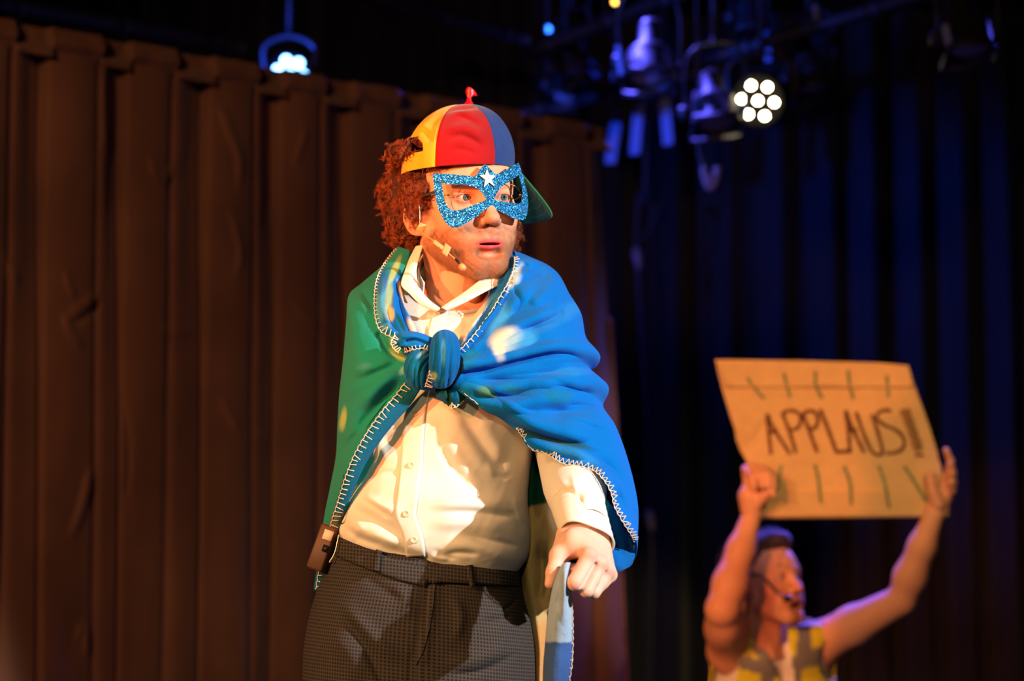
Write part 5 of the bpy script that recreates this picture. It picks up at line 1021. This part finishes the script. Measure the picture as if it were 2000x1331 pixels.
stitches(PP([(841, 712, 3.600), (840, 722, 3.598), (836, 738, 3.602), (830, 756, 3.612)]), 1, tooth=.010, step=.008)
# ---------------------------------------------------------------- radio transmitter on the belt
pk = empty('transmitter_pack', P(635, 1080, 3.80), 'dark brown radio transmitter clipped to his trousers with white tape', 'transmitter')
M_pack = mat('brown_black_plastic', tuple(srgb(88, 54, 40)), .55, bump=(1500, .0002))
a, b = P(621, 1116, 3.775), P(652, 1030, 3.775); ax = (b-a); Lp = np.linalg.norm(ax); ax /= Lp; Rf = frame(ax, (.95, -.25, 0)); 
def rbox(c, s, R, r=.003):
    bm_ = [(-1, -1), (1, -1), (1, 1), (-1, 1)]; pts = []
    for (sx, sy), a0 in zip(bm_, (180, 270, 0, 90)):
        for t in (0, 30, 60, 90): pts.append((sx*(s[0]/2-r)+r*math.cos(math.radians(a0+t)), sy*(s[1]/2-r)+r*math.sin(math.radians(a0+t))))
    pr = np.array(pts); n = len(pr); lv = [(-s[2]/2, .80), (-s[2]/2+r*.3, .93), (-s[2]/2+r, 1), (s[2]/2-r, 1), (s[2]/2-r*.3, .93), (s[2]/2, .80)]
    V = np.array([[x*k, y*k, z] for z, k in lv for x, y in pr]); F = [tuple(int(v) for v in f) for f in gridF(len(lv), n, cb=True)]+[tuple(range(n))[::-1], tuple(range((len(lv)-1)*n, len(lv)*n))]
    return V@np.array(R).T+np.array(c), F
V, F = rbox((a+b)/2, (.027, .046, Lp*1.0), Rf); mesh('pack_case', V, F, M_pack, pk)
V, F = lathe([(.0001, -.001), (.0075, -.001), (.0070, .008), (.0045, .014), (.0038, .020), (.0020, .030)], b+ax*.001, ax, 18); mesh('antenna_base', V, F[:, ::-1], M_black, pk)
V, F = sweep(catmull(np.array([b+ax*.025, P(662, 985, 3.77), P(672, 945, 3.77), P(684, 905, 3.78)]), 30), .0011, 6); mesh('antenna', V, F, M_pack, pk)
V, F = rbox(a*.22+b*.78-np.array([.004, .026, 0]), (.016, .003, .017), Rf, .001); V, F = box(a*.20+b*.80-np.array([.002, .0275, 0]), (.0155, .0012, .0155), Rf); mesh('tape_label', V, F, mat('white_tape', tuple(srgb(240, 215, 200)), .7), pk, False)
V, F = box(a*.50+b*.50-np.array([-.001, .0275, 0]), (.009, .001, .011), Rf); mesh('battery_window', V, F, M_black, pk, False)
for off in (-.0085, .0085):
    q = catmull(np.array([a*.1+b*.9+Rf[:, 0]*.013+np.array([.001, -.018+off, 0]), a*.5+b*.5+Rf[:, 0]*.018+np.array([0, -.018+off, 0]), a*.75+b*.25+Rf[:, 0]*.015+np.array([0, -.018+off, 0])]), 20)
    V, F = sweep(q, .0011, 6); mesh('belt_clip', V, F, mat('steel', (.5, .45, .4), .3, .9), pk)
V, F = sweep(catmull(np.array([b+ax*.004+np.array([.006, -.01, 0]), P(668, 1015, 3.73), P(676, 975, 3.74), P(690, 900, 3.80)]), 30), .0012, 6); mesh('cable', V, F, M_black, pk)
# ---------------------------------------------------------------- second performer
D2 = 6.3
man2 = empty('person', (.69, 6.42, FZ), 'man in yellow and grey hi-vis vest holding a cardboard sign overhead, face turned right', 'person')
HM2 = head_matrix(math.radians(43), math.radians(9), math.radians(0), 1.0); HC2 = P(1497, 1137, D2+.02)
hf2 = head_neck(head_sdf(.007), (0, -.05, -.19), .056); V, F = polygonize(hf2, (-.105, -.125, -.205), (.105, .125, .13), .0026); V = refine(hf2, V, 1)
hc2 = skin_tint(V, srgb(216, 150, 118), srgb(190, 80, 76), srgb(214, 100, 78), srgb(100, 60, 40), .25); h2w = V@HM2.T+HC2; h2F = F[:, ::-1]
def body2(p):
    shR, shL = P(1428, 1272, 6.36), P(1592, 1262, 6.40); elR, elL = P(1412, 1190, 6.12), P(1762, 1172, 6.28); wrR, wrL = P(1466, 1012, 6.16), P(1822, 1010, 6.20)
    d = s_ell(p, P(1510, 1380, 6.42), (.145, .095, .19)); d = smin(d, s_cap(p, shR, shL, .052), .05)
    d = smin(d, s_cap(p, P(1505, 1270, 6.40), P(1495, 1215, 6.36), .049, .050), .025)
    d = smin(d, s_ell(p, (.69, 6.42, .62), (.13, .09, .20)), .06); d = smin(d, s_chain(p, [P(1450, 1262, 6.40), shR, elR], [.05, .056, .044], .02), .03)
    d = smin(d, s_ell(p, (shR*.45+elR*.55)+np.array([-.005, -.0, 0]), (.047, .10, .05)), .03)
    fm = elR*.72+wrR*.28; d = smin(d, s_chain(p, [elR, fm, elR*.35+wrR*.65, wrR], [.041, .0435, .034, .0245], .02), .012)
    d = smin(d, s_chain(p, [P(1570, 1262, 6.40), shL, shL*.55+elL*.45, elL], [.05, .056, .050, .038], .02), .03)
    fm = elL*.72+wrL*.28; d = smin(d, s_chain(p, [elL, fm, elL*.35+wrL*.65, wrL], [.037, .042, .034, .0255], .02), .012)
    return d
V, F = polygonize(body2, (.44, 6.0, .42), (1.20, 6.58, 1.30), .006); V = refine(body2, V, 1); b2V, b2F = V, F
def hand2(side):
    pt = lambda x, y, d: P(x, y, d)
    if side < 0:
        wr = pt(1468, 1006, 6.16); palm = pt(1466, 970, 6.15); kn = [pt(1497, 922, 6.125), pt(1484, 914, 6.13), pt(1470, 912, 6.14), pt(1457, 917, 6.15)]
        t1 = [pt(1508, 934, 6.10), pt(1499, 928, 6.095), pt(1486, 928, 6.095), pt(1471, 932, 6.10)]; t2 = [pt(1512, 952, 6.10), pt(1502, 950, 6.09), pt(1489, 950, 6.09), pt(1474, 952, 6.10)]
        th = [pt(1478, 985, 6.14), pt(1494, 968, 6.115), pt(1505, 958, 6.10), pt(1510, 966, 6.095)]
    else:
        wr = pt(1824, 1006, 6.20); palm = pt(1836, 965, 6.22); kn = [pt(1850, 932, 6.19), pt(1853, 948, 6.20), pt(1853, 960, 6.21), pt(1850, 972, 6.22)]
        t1 = [pt(1857, 902, 6.16), pt(1861, 925, 6.165), pt(1862, 943, 6.175), pt(1860, 958, 6.185)]; t2 = [pt(1848, 880, 6.14), pt(1856, 905, 6.14), pt(1858, 925, 6.145), pt(1858, 942, 6.155)]
        th = [pt(1832, 985, 6.18), pt(1822, 960, 6.17), pt(1818, 940, 6.165), pt(1816, 925, 6.163)]
    def f(p):
        d = s_cap(p, wr, palm, .026, .032)
        for k in range(4):
            d = smin(d, s_cap(p, palm, kn[k], .016, .0115), .010); d = smin(d, s_chain(p, [kn[k], t1[k], t2[k]], [.0112, .0098, .0080], .002), .0025)
        return smin(d, s_chain(p, th, [.016, .0125, .0105, .0082], .003), .006)
    c = (wr+palm)/2; return polygonize(f, c-.10, c+np.array([.12, .12, .14]), .0028)
hl = [hand2(-1), hand2(1)]
V, F = join([(h2w, h2F), (b2V, b2F)]+hl); nb = len(V)-len(h2w); mesh('body', V, F, M_skin, man2, col=np.concatenate([hc2, np.tile(srgb(218, 152, 120), (nb, 1))]))
eyeball(man2, HM2, HC2, (.05, 1, .1), srgb(70, 60, 45))
hair2 = lambda p: smax(smin(s_ell(p, (0, -.022, .046), (.081, .099, .086)), s_ell(p, (.0, .045, .098), (.052, .040, .028)), .02)+.0022*fnoise(p, 200, 2), -s_ell(p, (0, .112, .030), (.066, .060, .063)), .006)
def hair2b(p): d = hair2(p); d = smax(d, np.minimum(p[:, 1]-.046, .070-p[:, 2]), .008); d = smax(d, np.minimum(p[:, 1]+.012, -.012-p[:, 2]), .006); return smax(d, -(p[:, 2]+.055), .01)
V, F = polygonize(hair2b, (-.1, -.14, -.08), (.1, .12, .15), .004); Vw = V@HM2.T+HC2; h2 = mesh('hair', Vw, F[:, ::-1], mat('short_brown_hair', tuple(srgb(62, 36, 24)), .55, bump=(600, .002)), man2)
A_ = Vw[F[:, 0]]; nrm = -np.cross(Vw[F[:, 1]]-A_, Vw[F[:, 2]]-A_); ar = np.linalg.norm(nrm, axis=1)+1e-12; nrm /= -ar[:, None]*-1
idx = rs.choice(len(F), 2600, p=ar/ar.sum()); c = Vw[F[idx]].mean(1); dn = nrm[idx]*.55+(np.array([-.2, .2, .35]))+rs.normal(size=(2600, 3))*.2; t = np.linspace(0, 1, 5)[None, :, None]
Q = c[:, None]+dn[:, None]*t*rs.uniform(.008, .018, (2600, 1, 1))+np.array([-.006, .004, -.004])*t*t; sv, sf = strands_mesh(Q, .0006); mesh('hair_tufts', sv, sf, mat('brown_hair_strands', tuple(srgb(74, 42, 26)), .5), h2, kind='stuff')
# vest, undershirt: shells of the torso
def region(f, off, cond, lo, hi, h, nm, m, parent, colf=None, th=.004):
    g = lambda p: f(p)-off; V, F = polygonize(g, lo, hi, h); V = refine(g, V, 1); c = V[F].mean(1); F = F[cond(c)]; used = np.unique(F); mp = np.full(len(V), -1); mp[used] = np.arange(len(used))
    o = mesh(nm, V[used], mp[F], m, parent, col=None if colf is None else colf(V[used])); add_mod(o, 'SOLIDIFY', thickness=th, offset=1); return o
def torso2(p):
    shR, shL = P(1436, 1276, 6.37), P(1586, 1264, 6.40)
    d = s_ell(p, P(1510, 1385, 6.42), (.152, .10, .20)); d = smin(d, s_cap(p, shR+np.array([.02, 0, .004]), shL-np.array([.02, 0, -.004]), .064), .05); d = smin(d, s_cap(p, P(1462, 1256, 6.36), P(1490, 1285, 6.34), .046), .02); d = smin(d, s_cap(p, P(1566, 1252, 6.40), P(1545, 1285, 6.36), .046), .02); return smin(d, s_ell(p, (.69, 6.42, .62), (.14, .10, .21)), .06)
def tee(c):
    x, y = PIX(c); return (c[:, 2] > .40) & ((y > 1260-18*np.clip((np.abs(x-1513)-20)/30, 0, 1)+0*x) | (c[:, 1] > 6.42))
region(torso2, .006, tee, (.42, 6.15, .40), (1.02, 6.62, 1.06), .008, 'undershirt', mat('white_jersey', tuple(srgb(235, 225, 215)), .85, bump=(300, .0006)), man2)
def vest_open(c):
    x, y = PIX(c); l = 1478+(y-1230)*.45; r = 1536+(y-1230)*.17; back = c[:, 1] > 6.40
    left_arm = ((x-1405)/38)**2+((y-1300)/60)**2 < 1; right_arm = ((x-1618)/20)**2+((y-1290)/40)**2 < 1
    return ((x < l) | (x > r) | back) & ~(left_arm & ~back) & ~(right_arm & ~back) & (y > 1222)
def vest_col(V):
    x, y = PIX(V); Y_, G_ = srgb(222, 214, 30), srgb(120, 118, 116); c = np.tile(Y_, (len(V), 1)).astype(float)
    left = x < 1510
    g1 = left & ((((y > 1283+(x-1460)*.15) & (y < 1310+(x-1460)*.25)) | ((x > 1478+(y-1270)*.62-8) & (x < 1500+(y-1270)*.62-2) & (y > 1262)) | ((x > 1484) & (x < 1510) & (y > 1310))))
    g2 = ~left & (((x > 1556) & (x < 1582+(y-1240)*.1) & (y < 1300)) | ((y > 1282-(x-1550)*.35) & (y < 1312-(x-1550)*.28)) | ((x > 1548) & (x < 1566) & (y > 1310)))
    c[g1 | g2] = G_; return c
vest = region(torso2, .019, vest_open, (.40, 6.13, .46), (1.04, 6.64, 1.10), .007, 'vest', mat('hi_vis_polyester', (.6, .6, .1), .6, attr=True, bump=(200, .0008), sheen=.3), man2, vest_col)
# trousers and shoes out of frame
def legs2(p):
    d = s_ell(p, (.69, 6.43, .38), (.16, .12, .16))
    for sx in (-1, 1): d = smin(d, s_chain(p, [(.69+sx*.08, 6.43, .34), (.69+sx*.10, 6.42, -.08), (.69+sx*.11, 6.45, -.46)], [.09, .065, .05], .02), .03)
    return d
V, F = polygonize(legs2, (.45, 6.25, -.54), (.95, 6.6, .60), .015); mesh('trousers', V, F, mat('black_trousers', (.012, .012, .014), .8), man2)
for sx in (-1, 1):
    fx = .69+sx*.11; f = lambda p: np.maximum(smin(s_ell(p, (fx, 6.40, FZ+.04), (.045, .11, .045)), s_ell(p, (fx, 6.46, FZ+.06), (.038, .045, .05)), .03), FZ+.002-p[:, 2])
    V, F = polygonize(f, (fx-.07, 6.26, FZ-.01), (fx+.07, 6.55, FZ+.14), .008); mesh('shoe', V, F, M_black, man2)
# mesh headset
hs2 = empty('headset_microphone', P(1500, 1150, 6.2), 'black headset microphone at the mouth of the man in the vest', 'microphone')
V, F = sweep(catmull(PP([(1466, 1120, 6.26), (1490, 1128, 6.215), (1505, 1145, 6.19), (1520, 1160, 6.175), (1532, 1168, 6.165)]), 30), .0028, 8); mesh('boom', V, F, M_black, hs2)
V, F = lathe([(.0001, -.012), (.007, -.009), (.010, 0), (.007, .009), (.0001, .012)], P(1538, 1170, 6.16), (1, 0, .3), 16); mesh('foam_windshield', V, F, M_black, hs2)
# cardboard sign --------------------------------------------------------
SD = lambda x, y: 6.13+.05*(y-702)/310+.03*(x-1400)/450
sign = empty('cardboard_sign', P(1620, 860, 6.15), 'corrugated cardboard sign with handwritten APPLAUS!! held above the man in the vest', 'sign')
M_card = mat('corrugated_cardboard', tuple(srgb(206, 164, 112)), .85, vary=(30, .06), bump=(90, .0006))
zs = lambda L: [(1380+a/3.914, 690+b/3.915) for a, b in L]
so = zs([(65, 50), (700, 58), (1300, 74), (1545, 95), (1575, 200), (1620, 330), (1690, 520), (1765, 760), (1800, 900), (1830, 1060), (1855, 1160), (1850, 1255), (1100, 1262), (410, 1265), (345, 1100), (330, 900), (300, 820), (255, 740), (225, 660), (215, 580), (180, 480), (135, 330), (95, 180)])
def smap(x, y):
    crs = .004*np.exp(-((y-759)/2.2)**2)-.004*np.exp(-((y-765)/3)**2)+.012*np.clip((y-954)/60, 0, 2)+.006*np.exp(-(((x-1465)*.8+(y-870)*.6)/9)**2)*(y > 820)*(x < 1500)
    crs = crs+.010*np.exp(-((x-1440)/30)**2-((y-880)/40)**2); return P(x, y, SD(x, y)-.0-.002*np.sin(x*.03)+crs)
V, F, _ = plate(so, [], 7, smap, .005); mesh('sheet', V, F, M_card, sign)
V, F, _ = plate(zs([(75, 60), (700, 68), (1300, 84), (1540, 104), (1590, 262), (900, 262), (150, 258)]), [], 9, lambda x, y: P(x, y, SD(x, y)-.006-.004*np.exp(-((y-755)/5)**2)), .003); mesh('top_flap', V, F, M_card, sign)
V, F, _ = plate(zs([(345, 1040), (1828, 1045), (1855, 1160), (1848, 1250), (1100, 1256), (405, 1258), (380, 1180)]), [], 9, lambda x, y: P(x, y, SD(x, y)-.005+.012*np.clip((y-954)/60, 0, 2)), .003); mesh('bottom_flap', V, F, M_card, sign)
M_ink = mat('brown_marker_ink', tuple(srgb(104, 54, 30)), .7); M_green = mat('green_marker_ink', tuple(srgb(96, 124, 84)), .7); M_faint = mat('faded_marker_ink', tuple(srgb(150, 106, 62)), .8)
def pen(strokes, w_, nm, m, label=None, lift=.0035):
    parts = []
    for s_ in strokes:
        q = even(np.array(zs(s_), float), 26); T = np.gradient(q, axis=0); T /= np.linalg.norm(T, axis=1, keepdims=True)+1e-9; N_ = np.stack([-T[:, 1], T[:, 0]], 1)
        s = np.linspace(-1, 1, 3); g = q[:, None]+N_[:, None]*s[None, :, None]*w_*(1+.12*np.sin(np.arange(26)))[:, None, None]; d = SD(g[..., 0], g[..., 1])-lift; b_ = g[..., 1] > 955; d = d+np.where(b_, .012*np.clip((g[..., 1]-954)/60, 0, 2)-.005, 0)-np.where(g[..., 1] < 757, .006, 0)
        parts.append((P(g[..., 0], g[..., 1], d), gridF(26, 3)[:, ::-1]))
    V, F = join(parts); o = mesh(nm, V, F, m, sign); add_mod(o, 'SOLIDIFY', thickness=.0008, offset=-1)
    if label: o['label'] = label
LT = {'A': [[(492, 775), (476, 620), (462, 465)], [(462, 465), (520, 590), (640, 775)], [(478, 612), (545, 594)]],
      'P': [[(583, 470), (640, 620), (682, 765)], [(575, 475), (600, 450), (660, 440), (712, 470), (718, 530), (690, 575), (640, 590)]],
      'P ': [[(735, 470), (790, 610), (845, 760)], [(735, 475), (765, 445), (815, 445), (845, 480), (848, 530), (825, 570), (785, 588)]],
      'L': [[(866, 430), (920, 560), (990, 755)], [(990, 755), (1050, 752), (1110, 748)]],
      'A ': [[(1095, 765), (1085, 610), (1062, 440)], [(1062, 440), (1120, 590), (1205, 760)], [(1085, 590), (1150, 585)]],
      'U': [[(1142, 450), (1190, 590), (1250, 730), (1290, 775), (1335, 778), (1345, 740), (1310, 610), (1262, 470)]],
      'S': [[(1410, 450), (1375, 435), (1315, 455), (1300, 500), (1360, 550), (1450, 590), (1505, 650), (1505, 720), (1455, 758), (1370, 770)]]}
for k, v in LT.items(): pen(v, 3.4, 'letter', M_ink, 'brown handwritten letter '+k.strip())
pen([[(1495, 430), (1560, 600), (1610, 750)]], 6, 'exclamation_mark', M_faint, 'faded exclamation mark'); pen([[(1530, 425), (1590, 600), (1640, 740)]], 5, 'exclamation_mark', M_faint, 'faded exclamation mark'); pen([[(1595, 788), (1625, 775), (1660, 788)]], 2.6, 'exclamation_dot', M_ink)
for s_ in ([(570, 860), (555, 960), (540, 1060)], [(825, 850), (850, 950), (875, 1150)], [(1050, 865), (1095, 990), (1105, 1160)], [(1315, 860), (1360, 990), (1395, 1185)], [(1510, 865), (1600, 1000), (1695, 1165)]): pen([s_], 2.5, 'marker_tick', M_green)
for s_ in ([(310, 190), (360, 260), (440, 350)], [(590, 150), (610, 240), (640, 340)], [(830, 140), (835, 240), (880, 345)], [(1080, 130), (1095, 250), (1120, 350)], [(1375, 170), (1385, 260), (1390, 340)]): pen([s_], 2.6, 'marker_tick', M_green)
# ---------------------------------------------------------------- lighting rig
M_rig = mat('scuffed_black_steel', (.035, .035, .04), .5, .3, bump=(40, .001)); M_chrome = mat('dull_reflector', (.5, .48, .5), .3, .85); M_glass = mat('frosted_lens', (.55, .5, .6), .35, .2)
def pipe(p0, p1, r, label, nm='lighting_pipe'):
    e = empty(nm, np.array(p0), label, 'pipe', 'overhead lighting pipes' if 0 else None); p0, p1 = np.array(p0), np.array(p1)
    V, F = sweep(np.linspace(p0, p1, 12), r, 20); mesh('tube', V, F, M_rig, e)
    for t in (.12, .5, .86):
        c = p0*(1-t)+p1*t; V, F = sweep(np.linspace(c-(p1-p0)/np.linalg.norm(p1-p0)*.022, c+(p1-p0)/np.linalg.norm(p1-p0)*.022, 4), r*1.35, 16); mesh('coupler', V, F, M_rig, e)
        V, F = sweep(np.array([c, c+[0, 0, .3], c+[0, 0, 5-c[2]-.12], c+[0, 0, 5-c[2]-.01]]), .004, 6); mesh('hanger_wire', V, F, M_rig, e)
    return e
pipe(P(1030, 106, 8.6), P(1330, -14, 8.6), .026, 'blue-lit overhead pipe rising to the right above the small blue lamp')
pipe(P(1380, 118, 8.2), P(2060, -90, 7.6), .024, 'dim overhead pipe carrying the seven-cell lamp and far right can')
pipe(P(980, 232, 9.3), P(1560, 96, 9.2), .024, 'rear overhead pipe behind the middle lantern')
pipe(P(690, -14, 8.8), P(1030, 78, 9.2), .022, 'dim overhead pipe sloping down left of the small blue lamp')
pipe(P(-40, 2, 7.4), P(470, 92, 8.4), .030, 'brownish overhead batten above the brown curtain at left')
def par(c, axis, r, L, label, up=.35, doors=True, lens=M_glass, yaw=0.):
    c = np.array(c, float); ax = np.array(axis, float); ax /= np.linalg.norm(ax); e = empty('par_lantern', c, label, 'stage lamp'); R = frame(ax, (1, 0, 0)); top = c-ax*L
    V, F = lathe([(.0001, -L), (r*.40, -L), (r*.46, -L*.93), (r*.50, -L*.62), (r*.82, -L*.50), (r*.92, -L*.44), (r*.92, -.02), (r*1.0, -.018), (r*1.0, 0), (r*.90, .0), (r*.88, -.02)], c, ax, 36); mesh('lamp_housing', V, F, M_rig, e)
    V, F = lathe([(.0001, -.006), (r*.3, -.004), (r*.6, -.010), (r*.88, -.022)], c, ax, 36); mesh('lens', V, F[:, ::-1], lens, e)
    if doors:
        V, F = join([box(c+R@np.array([sx*r*1.05, sy*r*1.05, .004]), (r*(2.15 if sy else .05), r*(2.15 if sx else .05), .018), R) for sx, sy in ((1, 0), (-1, 0), (0, 1), (0, -1))]); mesh('gel_frame', V, F[:, ::-1], M_rig, e, False)
    s = r*1.22; mid = c-ax*L*.30; hx = R[:, 0]
    q = np.array([mid-hx*s, mid-hx*s+[0, 0, L*.55+.04], mid-hx*s*.6+[0, 0, L*.80+.06], mid+hx*s*.6+[0, 0, L*.80+.06], mid+hx*s+[0, 0, L*.55+.04], mid+hx*s])
    V, F = sweep(catmull(q, 50), .014, 10, up=(0, 1, 0), flat=.3); mesh('yoke', V, F, M_rig, e)
    t = mid+np.array([0, 0, L*.82+.06]); V, F = sweep(np.array([t, t+[0, 0, .04], t+[0, 0, up-.02], t+[0, 0, up]]), .011, 8); mesh('hook_clamp', V, F, M_rig, e)
    V, F = lathe([(.0001, -.02), (.022, -.018), (.026, 0), (.022, .018), (.0001, .02)], mid-hx*s*1.03, hx, 14); mesh('tilt_knob', V, F, M_rig, e)
    return e
par(P(1896, 104, 7.0), (.10, -.25, -1), .074, .20, 'large open can lamp pointing down at the far right top', .3)
par(P(1268, 158, 7.8), (-.05, -.3, -1), .082, .22, 'pale-lensed can lamp hanging over the middle of the rig', .35)
par(P(1402, 246, 7.9), (.12, -.30, -1), .082, .20, 'can lamp in a square yoke left of the seven-cell lamp', .3)
par(P(1590, 178, 8.2), (.2, -.2, -1), .070, .20, 'dark can lamp with a lit edge right of the seven-cell lamp', .35)
par(P(1128, 140, 8.7), (.5, -.4, -1), .060, .16, 'small tilted can lamp lit blue right of the small blue lamp', .3)
par(P(1100, 196, 9.0), (-.2, -.3, -1), .060, .18, 'small can lamp low beside the brown curtain corner', .3)
par(P(1470, 60, 8.3), (.1, -.2, -1), .055, .20, 'narrow can lamp above the seven-cell lamp', .2)
M_ledbody = mat('flat_black_housing', (.002, .002, .0022), .9, spec=.05)
# LED wash lamps with round cells
def led(c, axis, r, cell, emit, power, label, n=6):
    c = np.array(c, float); ax = np.array(axis, float); ax /= np.linalg.norm(ax); e = empty('led_wash_lamp', c, label, 'stage lamp'); R = frame(ax, (0, 0, 1))
    V, F = lathe([(.0001, -.14), (r*.8, -.14), (r*.95, -.10), (r, -.02), (r*1.02, 0), (r*.94, .006), (r*.92, -.004), (.0001, -.006)], c, ax, 40); mesh('lamp_housing', V, F, M_ledbody, e)
    m = mat('lit_led_cell', (.8, .8, .8), .3, emit=(emit, power))
    for k in range(n+1):
        a = 2*np.pi*k/n+.35; q = c+ax*.004+(R@np.array([math.cos(a), math.sin(a), 0])*r*.60 if k < n else 0)
        V, F = lathe([(.0001, .010), (cell*.5, .008), (cell*.9, .002), (cell, -.008)], q, ax, 20); mesh('led_cell', V, F[:, ::-1], m, e)
    V, F = sweep(catmull(np.array([c-ax*.06+[-r*1.15, 0, 0], c-ax*.06+[-r*1.15, 0, r*1.2], c-ax*.06+[0, 0, r*1.7], c-ax*.06+[r*1.15, 0, r*1.2], c-ax*.06+[r*1.15, 0, 0]]), 40), .010, 8, up=(0, 1, 0)); mesh('yoke', V, F, M_rig, e)
    V, F = sweep(np.array([c-ax*.06+[0, 0, r*1.7], c-ax*.06+[0, 0, r*1.7+.05], c-ax*.06+[0, 0, r*1.7+.18], c-ax*.06+[0, 0, r*1.7+.22]]), .010, 8); mesh('hook_clamp', V, F, M_rig, e)
    return e
led(P(1480, 197, 8.0), (-.36, -1, -.30), .094, .0115, (1., .80, .50), 40, 'seven-cell lamp glowing warm white')
led(P(567, 142, 7.7), (.15, -1, -.32), .068, .0170, (.16, .42, 1.), 14, 'lamp glowing blue-white over the top edge of the brown curtain')
lamp('POINT', P(566, 112, 7.55), None, (.02, .09, 1.), .8, .04)
def bulb(c, r, emit, power, label):
    e = empty('indicator_lamp', c, label, 'small lamp'); V, F = lathe([(.0001, -.03), (r*1.4, -.03), (r*1.4, 0), (r, .002)], c, (0, -1, 0), 20); mesh('lamp_housing', V, F, M_rig, e)
    V, F = lathe([(r, 0), (r*.8, r*.5), (.0001, r*.8)], c, (0, -1, 0), 20); mesh('bulb', V, F, mat('lit_bulb', (.5, .5, .5), .3, emit=(emit, power)), e)
    V, F = sweep(np.array([c+[0, .02, 0], c+[0, .02, .02], c+[0, .02, .2], c+[0, .02, .22]]), .006, 6); mesh('bracket', V, F, M_rig, e)
bulb(P(1070, 57, 8.7), .012, (.02, .16, 1.), 9, 'small round blue lamp under the left end of the overhead pipe'); bulb(P(1201, 4, 8.7), .009, (1., .55, .05), 9, 'small yellow indicator light at the top edge')
# narrow masking boards lit blue, with that light also painted into their colour
M_board = mat('light_tinted_board', (.28, .34, .6), .6)
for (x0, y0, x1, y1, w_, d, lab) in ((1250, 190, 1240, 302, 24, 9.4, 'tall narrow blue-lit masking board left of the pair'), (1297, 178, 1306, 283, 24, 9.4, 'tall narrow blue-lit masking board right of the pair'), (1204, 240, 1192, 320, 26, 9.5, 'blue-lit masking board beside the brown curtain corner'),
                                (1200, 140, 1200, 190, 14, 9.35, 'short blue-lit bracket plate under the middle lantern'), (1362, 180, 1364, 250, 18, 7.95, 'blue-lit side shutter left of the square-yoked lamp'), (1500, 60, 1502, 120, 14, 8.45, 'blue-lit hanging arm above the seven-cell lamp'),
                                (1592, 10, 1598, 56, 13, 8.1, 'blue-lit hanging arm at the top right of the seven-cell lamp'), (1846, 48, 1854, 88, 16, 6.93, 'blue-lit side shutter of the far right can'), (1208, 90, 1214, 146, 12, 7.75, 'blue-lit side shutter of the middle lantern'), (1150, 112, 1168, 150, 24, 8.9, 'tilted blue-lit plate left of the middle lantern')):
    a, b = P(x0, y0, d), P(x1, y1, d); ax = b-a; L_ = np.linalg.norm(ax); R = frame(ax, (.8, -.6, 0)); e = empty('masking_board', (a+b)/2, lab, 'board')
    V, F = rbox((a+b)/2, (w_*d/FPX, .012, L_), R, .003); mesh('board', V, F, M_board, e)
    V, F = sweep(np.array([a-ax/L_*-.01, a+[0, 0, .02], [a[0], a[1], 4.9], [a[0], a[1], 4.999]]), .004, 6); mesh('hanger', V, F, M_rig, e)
# hanging hook and cable with plugs
hk = empty('hanging_clamp', P(1386, 345, 7.9), 'small pale two-pronged clamp hanging below the square-yoked lamp', 'clamp'); Mh = mat('pale_plastic', (.30, .22, .22), .5)
V, F = sweep(catmull(PP([(1374, 328, 7.9), (1376, 342, 7.9), (1381, 360, 7.9), (1388, 367, 7.9), (1396, 360, 7.9), (1400, 342, 7.9), (1402, 325, 7.9)]), 30), .0115, 12); mesh('clamp_jaw', V, F, Mh, hk)
V, F = box(P(1388, 350, 7.9), (.035, .02, .03)); mesh('clamp_body', V, F[:, ::-1], Mh, hk, False)
V, F = sweep(catmull(PP([(1374, 328, 7.9), (1366, 300, 7.92), (1366, 270, 7.92)]), 20), .006, 8); mesh('cord', V, F, M_rig, hk)
cb = empty('hanging_cable', P(1250, 700, 9.9), 'dark cable with two pale plugs hanging beside the brown curtain edge', 'cable')
V, F = sweep(catmull(PP([(1262, -700, 9.8), (1262, 300, 9.8), (1248, 380, 9.9), (1244, 490, 9.9), (1250, 600, 9.9), (1262, 800, 9.9), (1268, 990, 9.9), (1274, 1100, 9.9), (1270, 1300, 9.9)]), 120), .010, 8); mesh('cable', V, F, M_rig, cb)
V, F = sweep(catmull(PP([(1262, 380, 9.9), (1280, 410, 9.9), (1268, 450, 9.9), (1250, 470, 9.9)]), 40), .009, 8); mesh('cable_loop', V, F, M_rig, cb)
for x, y in ((1246, 508), (1271, 1020)):
    V, F = lathe([(.0001, -.05), (.016, -.048), (.020, -.01), (.014, .03), (.0001, .045)], P(x, y, 9.87), (.15, 0, -1), 14); mesh('plug', V, F, Mh, cb)
